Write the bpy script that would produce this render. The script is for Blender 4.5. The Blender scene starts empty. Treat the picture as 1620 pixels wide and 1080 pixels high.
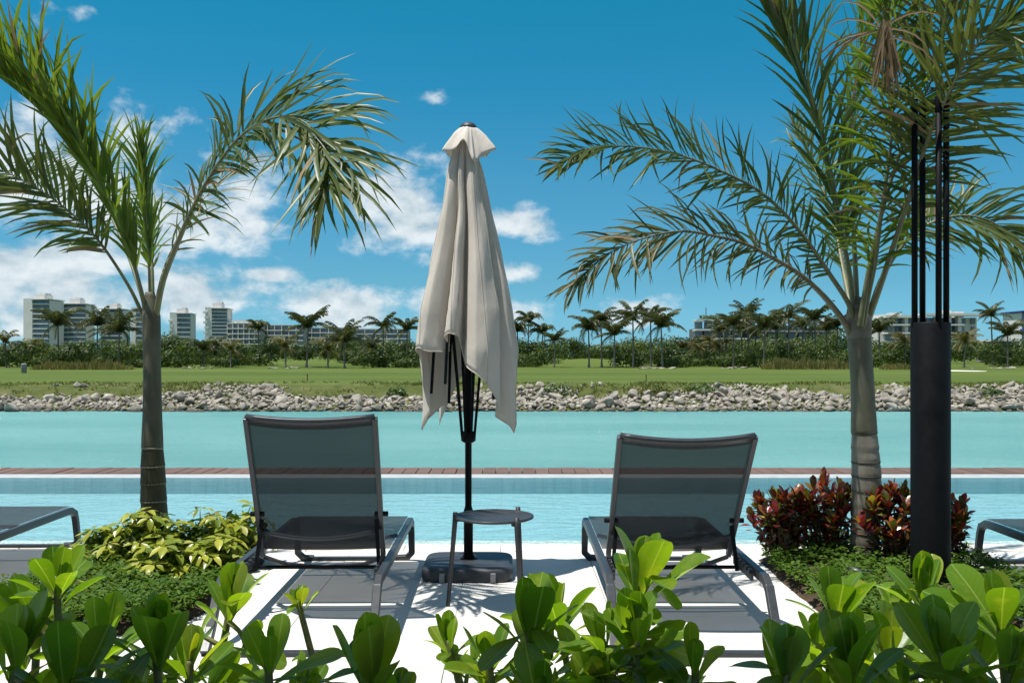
import bpy, bmesh, math, random
from mathutils import Vector, Matrix, Quaternion, noise
random.seed(7)
R = math.radians
sc = bpy.context.scene
col = sc.collection

# ------------------------------------------------------------------ camera
FPX, HX, HY, CH = 1484.0, 810.0, 563.0, 1.2
cam_d = bpy.data.cameras.new('camera')
cam = bpy.data.objects.new('camera', cam_d); col.objects.link(cam)
cam.location = (0, 0, CH); cam.rotation_euler = (R(90), 0, 0)
cam_d.sensor_width = 36; cam_d.lens = 36*FPX/1620; cam_d.shift_y = (HY-540)/1620
cam_d.clip_start = 0.05; cam_d.clip_end = 9000
cam_d.dof.use_dof = False
sc.camera = cam

def P(px, py, Y):
    return Vector(((px-HX)/FPX*Y, Y, CH-(py-HY)/FPX*Y))

# ------------------------------------------------------------------ world
SUN_DIR = Vector((0.28, 0.12, -1.0)).normalized()        # direction the light travels
SUN_ELEV = math.asin(-SUN_DIR.z)
SKY_STR = 0.079
world = bpy.data.worlds.new('World'); sc.world = world; world.use_nodes = True
wt = world.node_tree; wt.nodes.clear()
def wn(t, **k):
    n = wt.nodes.new(t)
    for a, b in k.items(): setattr(n, a, b)
    return n
def wm(op, a, b=None, c=None, clamp=False):
    n = wn('ShaderNodeMath', operation=op); n.use_clamp = clamp
    for i, v in enumerate((a, b, c)):
        if v is None: continue
        if isinstance(v, (int, float)): n.inputs[i].default_value = v
        else: wt.links.new(v, n.inputs[i])
    return n.outputs[0]
sky = wn('ShaderNodeTexSky', sky_type='NISHITA')
sky.sun_disc = False; sky.sun_elevation = SUN_ELEV
sky.sun_rotation = math.atan2(-SUN_DIR.x, -SUN_DIR.y)
sky.air_density = 1.0; sky.dust_density = 0.3; sky.ozone_density = 6.0; sky.altitude = 0
tint = wn('ShaderNodeMix', data_type='RGBA', blend_type='MULTIPLY')
tint.inputs['Factor'].default_value = 1
wt.links.new(sky.outputs[0], tint.inputs['A'])
tc = wn('ShaderNodeTexCoord'); sep = wn('ShaderNodeSeparateXYZ')
wt.links.new(tc.outputs['Generated'], sep.inputs[0])
az = wm('ARCTAN2', sep.outputs[0], sep.outputs[1]); el = wm('ARCSINE', sep.outputs[2])
comb = wn('ShaderNodeCombineXYZ')
grade = wn('ShaderNodeValToRGB'); ge = grade.color_ramp.elements
while len(ge) < 6: ge.new(.5)
for i, (p, c) in enumerate([(0, (.40,.92,1.42)), (.076, (.37,.80,.95)), (.182, (.32,.91,.95)), (.277, (.16,.95,.985)), (.36, (.10,1.02,.985)), (.75, (.45,.95,.95))]):
    ge[i].position = p; ge[i].color = (*c, 1)
wt.links.new(el, grade.inputs[0]); wt.links.new(grade.outputs[0], tint.inputs['B'])
wt.links.new(az, comb.inputs[0]); wt.links.new(wm('MULTIPLY', el, 1.5), comb.inputs[1])
def fbm(scale, det, rough, off=(0, 0, 0), dist=0.0):
    mp = wn('ShaderNodeMapping'); mp.inputs['Location'].default_value = off
    wt.links.new(comb.outputs[0], mp.inputs[0])
    n = wn('ShaderNodeTexNoise'); n.inputs['Scale'].default_value = scale
    n.inputs['Detail'].default_value = det; n.inputs['Roughness'].default_value = rough
    n.inputs['Distortion'].default_value = dist
    wt.links.new(mp.outputs[0], n.inputs['Vector']); return n.outputs['Fac']
S = None
CLOUDS = [(190,330,240,110,.36),(60,440,210,70,.34),(320,455,140,46,.30),(560,485,130,40,.36),(640,330,78,76,.42),
          (815,352,75,30,.34),(812,430,40,20,.26),(430,434,46,13,.34),(815,500,80,30,.34),(1005,492,60,26,.32),
          (925,432,45,26,.16),(110,45,95,48,.10),(672,152,42,16,.12),(1130,437,60,22,.14),(0,190,120,40,.22),
          (240,190,90,30,.22),(655,412,40,18,.24),(1000,440,40,14,.12),(395,360,36,24,.22),(20,345,120,70,.2),
          (690,480,50,26,.28)]
for (px, py, rx, ry, w) in CLOUDS:
    a0 = math.atan((px-HX)/FPX); e0 = math.atan((HY-py)/FPX*math.cos(a0))
    da = wm('MULTIPLY', wm('SUBTRACT', az, a0), FPX/rx); de = wm('MULTIPLY', wm('SUBTRACT', el, e0), FPX/ry)
    q = wm('MULTIPLY_ADD', da, da, wm('MULTIPLY', de, de))
    g = wm('MULTIPLY', wm('POWER', 2.718, wm('MULTIPLY', q, -0.8)), w)
    S = g if S is None else wm('MAXIMUM', S, wm('MULTIPLY_ADD', g, 1.0, wm('MULTIPLY', S, 0.35)))
# the sky goes on outside the frame with the same kind of scattered cumulus
out = wm('SUBTRACT', wm('MULTIPLY', wm('ABSOLUTE', az), 1.0), 0.62, clamp=True)
wide = wm('MULTIPLY', wm('MULTIPLY', out, 2.0, clamp=True), wm('MULTIPLY', fbm(3.0, 2, .5, (4, 2, 0)), .42))
S = wm('MAXIMUM', S, wide)
n1 = fbm(14.0, 9, 0.58, (1.3, 0.7, 0), 0.12)
n2 = fbm(14.0, 9, 0.58, (1.3, 0.7-0.018, 0), 0.12)
d1 = wm('SUBTRACT', wm('ADD', n1, S), wm('MULTIPLY_ADD', S, -0.5, 0.07, clamp=True))
mr = wn('ShaderNodeMapRange', interpolation_type='SMOOTHSTEP')
mr.inputs['From Min'].default_value = 0.635; mr.inputs['From Max'].default_value = 0.87
wt.links.new(d1, mr.inputs['Value'])
shade = wm('MULTIPLY_ADD', wm('SUBTRACT', n1, n2), 3.0, wm('MULTIPLY_ADD', S, -0.55, 0.86), clamp=True)
ccol = wn('ShaderNodeMix', data_type='RGBA')
ccol.inputs['A'].default_value = (3.9, 5.0, 5.7, 1); ccol.inputs['B'].default_value = (7.9, 8.5, 8.8, 1)
wt.links.new(shade, ccol.inputs['Factor'])
mixc = wn('ShaderNodeMix', data_type='RGBA')
wt.links.new(wm('MULTIPLY', mr.outputs[0], 0.92), mixc.inputs['Factor'])
wt.links.new(tint.outputs['Result'], mixc.inputs['A']); wt.links.new(ccol.outputs['Result'], mixc.inputs['B'])
bg = wn('ShaderNodeBackground'); bg.inputs[1].default_value = SKY_STR
wt.links.new(mixc.outputs['Result'], bg.inputs[0])
wo = wn('ShaderNodeOutputWorld'); wt.links.new(bg.outputs[0], wo.inputs[0])

# ------------------------------------------------------------------ sun, exposure
sun_d = bpy.data.lights.new('sun', 'SUN'); sun_d.energy = 5.0; sun_d.angle = R(0.53); sun_d.color = (1, 0.965, 0.9)
sun = bpy.data.objects.new('sun', sun_d); col.objects.link(sun)
sun.rotation_euler = SUN_DIR.to_track_quat('-Z', 'Y').to_euler(); sun.location = (-3, 0, 9)
vs = sc.view_settings
vs.view_transform = 'Standard'; vs.look = 'None'; vs.exposure = 0.45; vs.gamma = 1; vs.use_curve_mapping = False
sc.render.resolution_x = 1024; sc.render.resolution_y = 682
sc.render.engine = 'CYCLES'
sc.cycles.transparent_max_bounces = 12

# ------------------------------------------------------------------ material helpers
class NT:
    def __init__(s, name):
        s.m = bpy.data.materials.new(name); s.m.use_nodes = True
        s.t = s.m.node_tree; s.t.nodes.clear(); s.out = s.n('ShaderNodeOutputMaterial')
    def n(s, t, **k):
        n = s.t.nodes.new(t)
        for a, b in k.items(): setattr(n, a, b)
        return n
    def l(s, a, b): s.t.links.new(a, b)
    def set(s, sock, v):
        if isinstance(v, bpy.types.NodeSocket): s.l(v, sock)
        elif isinstance(v, (tuple, list)) and len(v) == 3 and sock.type == 'RGBA': sock.default_value = (*v, 1)
        else: sock.default_value = v
    def math(s, op, a, b=None, clamp=False):
        n = s.n('ShaderNodeMath', operation=op); n.use_clamp = clamp
        s.set(n.inputs[0], a)
        if b is not None: s.set(n.inputs[1], b)
        return n.outputs[0]
    def coord(s, kind='Object'):
        if kind == 'Position': return s.n('ShaderNodeNewGeometry').outputs['Position']
        return s.n('ShaderNodeTexCoord').outputs[kind]
    def noise(s, scale, det=4, rough=.55, kind='Object', stretch=None, dist=0):
        c = s.coord(kind)
        if stretch:
            mp = s.n('ShaderNodeMapping'); mp.inputs['Scale'].default_value = stretch; s.l(c, mp.inputs[0]); c = mp.outputs[0]
        n = s.n('ShaderNodeTexNoise'); s.l(c, n.inputs['Vector'])
        n.inputs['Scale'].default_value = scale; n.inputs['Detail'].default_value = det
        n.inputs['Roughness'].default_value = rough; n.inputs['Distortion'].default_value = dist
        return n.outputs['Fac']
    def ramp(s, fac, stops):
        r = s.n('ShaderNodeValToRGB'); e = r.color_ramp.elements
        while len(e) < len(stops): e.new(0.5)
        for i, (p, c) in enumerate(stops):
            e[i].position = p; e[i].color = (*c, 1)
        s.l(fac, r.inputs[0]); return r.outputs[0]
    def mix(s, fac, a, b, blend='MIX'):
        m = s.n('ShaderNodeMix', data_type='RGBA', blend_type=blend)
        s.set(m.inputs['Factor'], fac); s.set(m.inputs['A'], a); s.set(m.inputs['B'], b); return m.outputs['Result']
    def bump(s, h, strength=.3, dist=.01):
        b = s.n('ShaderNodeBump'); b.inputs['Strength'].default_value = strength; b.inputs['Distance'].default_value = dist
        s.l(h, b.inputs['Height']); return b.outputs[0]
    def pbr(s, color, rough=.5, metal=0, spec=.5, normal=None):
        p = s.n('ShaderNodeBsdfPrincipled'); s.set(p.inputs['Base Color'], color); s.set(p.inputs['Roughness'], rough)
        p.inputs['Metallic'].default_value = metal; p.inputs['Specular IOR Level'].default_value = spec
        if normal is not None: s.l(normal, p.inputs['Normal'])
        return p.outputs[0]
    def mixs(s, fac, a, b):
        m = s.n('ShaderNodeMixShader'); s.set(m.inputs[0], fac); s.l(a, m.inputs[1]); s.l(b, m.inputs[2]); return m.outputs[0]
    def done(s, sh): s.l(sh, s.out.inputs[0]); return s.m
def sramp(f, cols):
    n = len(cols); return [(i/(n-1) if n > 1 else 0, c) for i, c in enumerate(cols)]

def mat_simple(name, c1, c2, scale=20, rough=.5, metal=0, spec=.5, bump=.15, bdist=.003, kind='Object', stretch=None):
    t = NT(name); f = t.noise(scale, 6, .6, kind, stretch)
    c = t.ramp(f, [(.3, c1), (.7, c2)])
    nb = t.bump(t.noise(scale*3, 5, .6, kind, stretch), bump, bdist)
    rr = t.math('MULTIPLY_ADD', f, .2); rr.node.inputs[2].default_value = rough-.1
    return t.done(t.pbr(c, rr, metal, spec, nb))

def mat_leaf(name, cols, trans=.35, rough=.35, spec=.5, island=False, vein=None, tcol=None, nscale=18, spots=False):
    t = NT(name)
    if island: f = t.n('ShaderNodeNewGeometry').outputs['Random Per Island']
    else: f = t.n('ShaderNodeObjectInfo').outputs['Random']
    c = t.ramp(f, sramp(None, cols))
    nz = t.noise(nscale, 4, .6, 'Position')
    c = t.mix(t.math('MULTIPLY', nz, .55), c, (.62, .62, .5), 'MULTIPLY')
    if vein:
        sx = t.n('ShaderNodeSeparateXYZ'); t.l(t.coord('Object'), sx.inputs[0])
        ax = t.math('ABSOLUTE', sx.outputs[0])
        mr = t.n('ShaderNodeMapRange'); mr.inputs['From Min'].default_value = vein[0]; mr.inputs['From Max'].default_value = vein[0]*2.2
        mr.inputs['To Min'].default_value = 1; mr.inputs['To Max'].default_value = 0; t.l(ax, mr.inputs['Value'])
        # side veins, faint
        wv = t.n('ShaderNodeTexWave'); wv.bands_direction = 'Y'; wv.inputs['Scale'].default_value = vein[2]; wv.inputs['Distortion'].default_value = 1.5
        mp = t.n('ShaderNodeCombineXYZ'); t.l(t.math('SUBTRACT', sx.outputs[1], t.math('MULTIPLY', ax, .9)), mp.inputs[1]); t.l(mp.outputs[0], wv.inputs['Vector'])
        c = t.mix(t.math('MULTIPLY', wv.outputs['Fac'], .05), c, vein[1])
        c = t.mix(t.math('MULTIPLY', mr.outputs[0], .7), c, vein[1])
    if spots:
        bl = t.n('ShaderNodeMapRange'); bl.inputs['From Min'].default_value = .56; bl.inputs['From Max'].default_value = .74; t.l(t.noise(22, 5, .6, 'Position'), bl.inputs['Value'])
        c = t.mix(t.math('MULTIPLY', bl.outputs[0], .5), c, (.30,.33,.05))
        sp = t.n('ShaderNodeMapRange'); sp.inputs['From Min'].default_value = .70; sp.inputs['From Max'].default_value = .76; t.l(t.noise(75, 3, .6, 'Position'), sp.inputs['Value'])
        c = t.mix(t.math('MULTIPLY', sp.outputs[0], .75), c, (.10,.065,.02))
    nb = t.bump(t.noise(nscale*5, 3, .5, 'Position'), .12, .002)
    p = t.pbr(c, rough, 0, spec, nb)
    tr = t.n('ShaderNodeBsdfTranslucent'); t.set(tr.inputs[0], t.mix(1.0, c, tcol or (1.5, 1.45, .6), 'MULTIPLY'))
    return t.done(t.mixs(trans, p, tr.outputs[0]))

# ------------------------------------------------------------------ mesh helpers
class MB:
    def __init__(s): s.v = []; s.f = []
    def add(s, vs, fs):
        o = len(s.v); s.v += [tuple(v) for v in vs]; s.f += [tuple(i+o for i in f) for f in fs]
    def box(s, c, size, rot=None, taper=1.0):
        x, y, z = size[0]/2, size[1]/2, size[2]/2; c = Vector(c); vs = []
        for dz in (-1, 1):
            k = taper if dz > 0 else 1
            for dx, dy in ((-1,-1),(1,-1),(1,1),(-1,1)):
                v = Vector((dx*x*k, dy*y*k, dz*z))
                if rot: v = rot @ v
                vs.append(c+v)
        s.add(vs, [(3,2,1,0),(4,5,6,7),(0,1,5,4),(1,2,6,5),(2,3,7,6),(3,0,4,7)])
    def tube(s, pts, rad, seg=10, cap=True, flat=None, up=None):
        pts = [Vector(p) for p in pts]; n = len(pts)
        if isinstance(rad, (int, float)): rad = [rad]*n
        vs = []; prev = None
        for i, p in enumerate(pts):
            t = (pts[min(i+1, n-1)]-pts[max(i-1, 0)]).normalized()
            if prev is None:
                a = Vector(up) if up else (Vector((0,0,1)) if abs(t.z) < .9 else Vector((1,0,0)))
            else: a = prev
            u = (a - t*a.dot(t)).normalized(); w = t.cross(u); prev = u
            fl = flat or (1, 1)
            for k in range(seg):
                an = 2*math.pi*(k+.5)/seg
                vs.append(p + u*(math.cos(an)*rad[i]*fl[0]) + w*(math.sin(an)*rad[i]*fl[1]))
        fs = []
        for i in range(n-1):
            for k in range(seg):
                k2 = (k+1) % seg
                fs.append((i*seg+k, i*seg+k2, (i+1)*seg+k2, (i+1)*seg+k))
        if cap:
            fs.append(tuple(range(seg-1, -1, -1))); fs.append(tuple((n-1)*seg+k for k in range(seg)))
        s.add(vs, fs)
    def lathe(s, prof, c=(0,0,0), seg=24, close=True):
        c = Vector(c); vs = []; fs = []; n = len(prof)
        for r, z in prof:
            for k in range(seg):
                a = 2*math.pi*k/seg; vs.append(c+Vector((r*math.cos(a), r*math.sin(a), z)))
        for i in range(n-1):
            for k in range(seg):
                k2 = (k+1) % seg; fs.append((i*seg+k, i*seg+k2, (i+1)*seg+k2, (i+1)*seg+k))
        if close: fs.append(tuple(range(seg-1, -1, -1))); fs.append(tuple((n-1)*seg+k for k in range(seg)))
        s.add(vs, fs)
    def mesh(s, name, mat, smooth=False):
        me = bpy.data.meshes.new(name); me.from_pydata(s.v, [], s.f); me.validate(); me.update()
        if mat: me.materials.append(mat)
        if smooth: me.polygons.foreach_set('use_smooth', [True]*len(me.polygons))
        return me
    def build(s, name, mat, parent=None, smooth=False, bevel=0, local=None):
        return obj(name, s.mesh(name, mat, smooth), parent, bevel)
def obj(name, me, parent=None, bevel=0, loc=None, rot=None, scale=None):
    o = bpy.data.objects.new(name, me); col.objects.link(o)
    if parent is not None: o.parent = parent
    if loc is not None: o.location = loc
    if rot is not None:
        if isinstance(rot, Quaternion): o.rotation_mode = 'QUATERNION'; o.rotation_quaternion = rot
        else: o.rotation_euler = rot
    if scale is not None: o.scale = scale
    if bevel:
        b = o.modifiers.new('bevel', 'BEVEL'); b.width = bevel; b.segments = 2; b.limit_method = 'ANGLE'; b.angle_limit = R(35)
    return o
def empty(name, loc=(0,0,0), rz=0):
    o = bpy.data.objects.new(name, None); col.objects.link(o); o.location = loc; o.rotation_euler = (0,0,rz)
    o.empty_display_size = .1; return o
def tag(o, label=None, cat=None, group=None, kind=None):
    if label: o['label'] = label
    if cat: o['category'] = cat
    if group: o['group'] = group
    if kind: o['kind'] = kind
    return o
def copy_tree(o, parent=None):
    c = o.copy(); col.objects.link(c); c.parent = parent
    for ch in list(o.children): copy_tree(ch, c)
    return c
def catmull(pts, n):
    pts = [Vector(p) for p in pts]
    q = [pts[0]*2-pts[1]] + pts + [pts[-1]*2-pts[-2]]
    m = len(pts)-1; out = []
    for i in range(n):
        u = i/(n-1)*m; k = min(int(u), m-1); t = u-k
        a, b, c, d = q[k], q[k+1], q[k+2], q[k+3]
        out.append(.5*((2*b) + (c-a)*t + (2*a-5*b+4*c-d)*t*t + (3*b-a-3*c+d)*t**3))
    return out
def lerp(a, b, t): return a+(b-a)*t
def interp(x, pts):
    if x <= pts[0][0]: return pts[0][1]
    for (a, va), (b, vb) in zip(pts, pts[1:]):
        if x <= b: return lerp(va, vb, (x-a)/(b-a))
    return pts[-1][1]
rnd = random.uniform

# ------------------------------------------------------------------ materials
M = {}
def build_materials():
    # paving
    t = NT('pale_stone'); f = t.noise(5, 6, .6, 'Position'); g = t.noise(60, 5, .7, 'Position'); o = t.n('ShaderNodeObjectInfo').outputs['Random']
    c = t.ramp(f, [(.25, (.57,.55,.515)), (.75, (.66,.645,.62))])
    c = t.mix(t.math('MULTIPLY', g, .25), c, (.50,.48,.44)); c = t.mix(t.math('MULTIPLY', o, .2), c, (.48,.45,.40))
    M['stone'] = t.done(t.pbr(c, .75, 0, .3, t.bump(g, .25, .002)))
    t = NT('coping_stone'); f = t.noise(9, 6, .6, 'Position')
    M['coping'] = t.done(t.pbr(t.ramp(f, [(.25, (.62,.58,.5)), (.75, (.76,.73,.66))]), .6, 0, .3, t.bump(t.noise(90, 4, .6, 'Position'), .2, .002)))
    M['grout'] = mat_simple('grout', (.26,.24,.22), (.36,.34,.31), 40, .9, kind='Position')
    # soil
    t = NT('soil'); f = t.noise(8, 8, .7, 'Position'); g = t.noise(70, 4, .7, 'Position')
    M['soil'] = t.done(t.pbr(t.ramp(f, [(.3, (.035,.022,.014)), (.7, (.11,.075,.05))]), .95, 0, .2, t.bump(g, .8, .02)))
    # pool tile
    t = NT('pool_mosaic')
    br = t.n('ShaderNodeTexBrick'); mp = t.n('ShaderNodeMapping'); mp.inputs['Scale'].default_value = (1, 1, 1)
    t.l(t.coord('Position'), mp.inputs[0]); t.l(mp.outputs[0], br.inputs['Vector'])
    br.inputs['Scale'].default_value = 12; br.inputs['Mortar Size'].default_value = .012; br.offset = 0
    br.inputs['Color1'].default_value = (.25,.39,.42,1); br.inputs['Color2'].default_value = (.31,.455,.475,1); br.inputs['Mortar'].default_value = (.42,.52,.54,1)
    br.inputs['Row Height'].default_value = .5
    nz = t.noise(2.2, 5, .6, 'Position', (1, .5, 1))
    c = t.mix(t.math('MULTIPLY', nz, .35), br.outputs['Color'], (.20,.36,.41))
    M['mosaic'] = t.done(t.pbr(c, .5, 0, .3))
    t = NT('pebble_finish'); v = t.n('ShaderNodeTexVoronoi'); t.l(t.coord('Position'), v.inputs['Vector']); v.inputs['Scale'].default_value = 55
    sp = t.n('ShaderNodeSeparateColor'); t.l(v.outputs['Color'], sp.inputs[0])
    c = t.ramp(sp.outputs[0], [(0, (.42,.40,.36)), (.5, (.62,.6,.56)), (1, (.78,.78,.76))])
    M['pebble'] = t.done(t.pbr(c, .5, 0, .4, t.bump(t.math('SUBTRACT', 1.0, v.outputs['Distance']), .8, .01)))
    M['edge'] = mat_simple('wet_overflow_edge', (.36,.36,.35), (.50,.50,.48), 9, .35, kind='Position', stretch=(1,3,1), bump=.4, bdist=.01)
    # pool water: clear, tinted, rippled gloss
    t = NT('pool_water')
    h = t.math('ADD', t.noise(3.2, 4, .55, 'Position', (1, 2.0, 1), .4), t.math('MULTIPLY', t.noise(14, 3, .5, 'Position', (1, 1.8, 1), .3), .35))
    nb = t.bump(h, .55, .05)
    tr = t.n('ShaderNodeBsdfTransparent'); tr.inputs[0].default_value = (.83,.965,.985,1)
    gl = t.n('ShaderNodeBsdfGlossy'); gl.inputs['Roughness'].default_value = .06; t.l(nb, gl.inputs['Normal'])
    fr = t.n('ShaderNodeFresnel'); fr.inputs[0].default_value = 1.33; t.l(nb, fr.inputs[1])
    M['pool_water'] = t.done(t.mixs(t.math('MULTIPLY', fr.outputs[0], .62), tr.outputs[0], gl.outputs[0]))
    # lagoon water: milky turquoise
    t = NT('lagoon_water')
    h = t.math('ADD', t.noise(.9, 5, .6, 'Position', (.7, 1.5, 1), .5), t.math('MULTIPLY', t.noise(4.5, 4, .6, 'Position', (.8, 1.5, 1), .4), .5))
    patch = t.noise(.05, 4, .6, 'Position', (.4, 1.5, 1)); h = t.math('MULTIPLY', h, t.math('ADD', patch, .25)); nb = t.bump(h, 1.0, .55)
    c = t.ramp(t.noise(.06, 5, .6, 'Position', (.5, 1.6, 1)), [(.32, (.090,.230,.232)), (.5, (.115,.27,.268)), (.68, (.142,.305,.298))])
    d = t.n('ShaderNodeBsdfDiffuse'); t.l(c, d.inputs[0])
    gl = t.n('ShaderNodeBsdfGlossy'); gl.inputs['Roughness'].default_value = .08; t.l(nb, gl.inputs['Normal'])
    fr = t.n('ShaderNodeFresnel'); fr.inputs[0].default_value = 1.33; t.l(nb, fr.inputs[1])
    M['lagoon'] = t.done(t.mixs(t.math('MULTIPLY', fr.outputs[0], .8), d.outputs[0], gl.outputs[0]))
    # wood
    t = NT('hardwood'); o = t.n('ShaderNodeObjectInfo').outputs['Random']; f = t.noise(14, 6, .7, 'Object', (8, .6, 8))
    c = t.ramp(t.math('MULTIPLY_ADD', o, .5), [(0, (.09,.052,.038)), (.5, (.13,.078,.058)), (1, (.18,.115,.088))])
    c.node.inputs[0].links[0].from_node.inputs[2].default_value = .2
    c = t.mix(t.math('MULTIPLY', f, .5), c, (.17,.095,.07))
    M['wood'] = t.done(t.pbr(c, .6, 0, .35, t.bump(f, .3, .003)))
    # far land
    t = NT('fairway_grass')
    sx = t.n('ShaderNodeSeparateXYZ'); t.l(t.coord('Position'), sx.inputs[0])
    mow = t.ramp(t.noise(.035, 4, .5, 'Position', (.35, 1.6, 1)), [(.3, (.066,.098,.020)), (.5, (.086,.122,.026)), (.72, (.112,.146,.036))])
    edge = t.n('ShaderNodeMapRange'); edge.inputs['From Min'].default_value = 66; edge.inputs['From Max'].default_value = 74
    wob = t.math('ADD', sx.outputs[1], t.math('MULTIPLY', t.noise(.08, 4, .6, 'Position'), 9)); t.l(wob, edge.inputs['Value'])
    edge.inputs['From Min'].default_value = 67.5; edge.inputs['From Max'].default_value = 72
    rough_g = t.ramp(t.noise(.7, 6, .7, 'Position'), [(.3, (.05,.072,.017)), (.5, (.085,.10,.03)), (.72, (.17,.15,.08))])
    c = t.mix(edge.outputs[0], rough_g, mow)
    fine = t.noise(3.0, 5, .7, 'Position', (1, .35, 1)); c = t.mix(t.math('MULTIPLY', fine, .5), c, (.55,.6,.4), 'MULTIPLY')
    M['grass'] = t.done(t.pbr(c, .9, 0, .1, t.bump(fine, .6, .08)))
    t = NT('limestone'); f = t.noise(1.6, 8, .7, 'Position'); o = t.n('ShaderNodeObjectInfo').outputs['Random']; g = t.noise(7, 6, .7, 'Object')
    isl = t.n('ShaderNodeNewGeometry').outputs['Random Per Island']
    c = t.ramp(f, [(.28, (.085,.070,.055)), (.43, (.28,.245,.20)), (.66, (.57,.52,.445))])
    c = t.mix(t.math('MULTIPLY', t.math('FRACT', t.math('ADD', o, isl)), .45), c, (.22,.195,.17))
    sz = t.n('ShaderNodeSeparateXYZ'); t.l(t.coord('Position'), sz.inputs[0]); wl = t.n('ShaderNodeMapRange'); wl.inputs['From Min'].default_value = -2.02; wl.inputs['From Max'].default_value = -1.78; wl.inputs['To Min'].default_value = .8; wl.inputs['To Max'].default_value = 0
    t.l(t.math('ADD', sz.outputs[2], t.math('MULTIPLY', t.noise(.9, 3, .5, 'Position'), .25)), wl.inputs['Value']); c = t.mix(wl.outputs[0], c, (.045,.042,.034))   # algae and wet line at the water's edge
    M['rock'] = t.done(t.pbr(c, .95, 0, .15, t.bump(g, .9, .12)))
    M['sand'] = mat_simple('sand', (.62,.55,.44), (.75,.69,.58), .8, .95, bump=.2, bdist=.05, kind='Position')
    # metal, cloth
    M['metal'] = mat_simple('charcoal_coated_aluminium', (.026,.030,.036), (.038,.042,.048), 40, .40, .0, .5, .05, .001)
    M['black_metal'] = mat_simple('black_coated_steel', (.004,.0045,.0055), (.0065,.007,.008), 30, .55, 0, .10, .06, .001)
    M['base_plastic'] = mat_simple('dark_grey_moulded_base', (.028,.031,.037), (.042,.046,.053), 25, .5, 0, .4, .12, .002)
    t = NT('grey_table_steel'); f = t.noise(30, 4, .5)
    M['table'] = t.done(t.pbr(t.ramp(f, [(.3, (.022,.024,.029)), (.7, (.032,.034,.039))]), .5, 0, .4))
    t = NT('dark_sling_mesh')
    nz = t.noise(260, 2, .5, 'Object'); big = t.noise(3, 3, .5, 'Object')
    c = t.ramp(big, [(.3, (.009,.0095,.011)), (.7, (.015,.0155,.018))])
    p = t.pbr(c, .75, 0, .25, t.bump(nz, .3, .001))
    tr = t.n('ShaderNodeBsdfTransparent')
    M['sling'] = t.done(t.mixs(.085, p, tr.outputs[0]))
    t = NT('dense_sling'); nz = t.noise(260, 2, .5, 'Object')
    tr = t.n('ShaderNodeBsdfTransparent'); M['seat_sling'] = t.done(t.mixs(.13, t.pbr((.016,.017,.021), .7, 0, .3, t.bump(nz, .3, .001)), tr.outputs[0]))
    t = NT('canvas'); f = t.noise(5, 6, .6, 'Object', (1, 1, .4)); w = t.noise(500, 2, .5, 'Object'); cr = t.noise(16, 5, .6, 'Object', (1.5, 1.5, .5), .6)
    c = t.ramp(f, [(.3, (.69,.63,.555)), (.7, (.77,.71,.64))])
    nb = t.bump(t.math('ADD', t.math('MULTIPLY', w, .12), cr), .32, .012)
    p = t.pbr(c, .9, 0, .1, nb); tr = t.n('ShaderNodeBsdfTranslucent'); t.l(c, tr.inputs[0])
    M['canvas'] = t.done(t.mixs(.30, p, tr.outputs[0]))
    M['canvas_seam'] = mat_simple('canvas_seam', (.46,.41,.35), (.56,.51,.44), 60, .9, bump=.4, bdist=.002)
    M['grey_plastic'] = mat_simple('light_grey_plastic', (.22,.22,.23), (.28,.28,.29), 30, .5)
    # palms
    def trunk(name, cols, zoff, ringscale, green):
        t = NT(name); f = t.noise(6, 7, .65, 'Position', (1, 1, .35)); st = t.noise(40, 4, .6, 'Position', (1, 1, .12)); sp = t.noise(3.2, 4, .6, 'Position')
        c = t.ramp(f, [(.28, cols[0]), (.5, cols[1]), (.72, cols[2])])
        c = t.mix(t.math('MULTIPLY', st, .4), c, (.5,.5,.46), 'MULTIPLY')
        bl = t.n('ShaderNodeMapRange'); bl.inputs['From Min'].default_value = .56; bl.inputs['From Max'].default_value = .66; t.l(sp, bl.inputs['Value'])
        c = t.mix(t.math('MULTIPLY', bl.outputs[0], .55), c, cols[3])
        return t.done(t.pbr(c, .7, 0, .3, t.bump(st, .35, .004)))
    M['trunk_green'] = trunk('green_brown_palm_trunk', [(.028,.026,.012), (.055,.050,.024), (.09,.082,.042), (.028,.022,.011)], 0, 1, 1)
    M['trunk_grey'] = trunk('grey_palm_trunk', [(.10,.088,.066), (.18,.165,.13), (.28,.262,.22), (.08,.066,.04)], 0, 1, 0)
    M['shaft'] = trunk('palm_crownshaft', [(.055,.054,.034), (.10,.098,.064), (.155,.15,.105), (.05,.042,.024)], 0, 1, 1)
    M['shaft_grey'] = trunk('grey_palm_crownshaft', [(.07,.07,.045), (.125,.125,.085), (.19,.19,.14), (.05,.045,.03)], 0, 1, 1)
    M['ring'] = mat_simple('palm_leaf_scar', (.14,.13,.09), (.26,.24,.18), 30, .8, kind='Position')
    M['ring_dark'] = mat_simple('dark_palm_leaf_scar', (.045,.04,.03), (.08,.07,.055), 30, .85, kind='Position')
    M['rachis'] = mat_simple('palm_rachis', (.11,.115,.05), (.18,.18,.085), 12, .5, kind='Position')
    M['rachis_brown'] = mat_simple('weathered_palm_rachis', (.10,.085,.05), (.19,.17,.10), 12, .6, kind='Position')
    M['palm_leaf'] = mat_leaf('palm_leaflet', [(.048,.080,.022), (.078,.118,.030), (.12,.155,.044), (.058,.092,.026), (.16,.17,.06)], .36, .42, .45, island=True, tcol=(1.7,1.6,.7))
    M['palm_leaf_bright'] = mat_leaf('young_palm_leaflet', [(.09,.155,.022), (.13,.20,.028), (.18,.245,.045)], .45, .45, .4, island=True, tcol=(1.7,1.6,.6))
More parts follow.
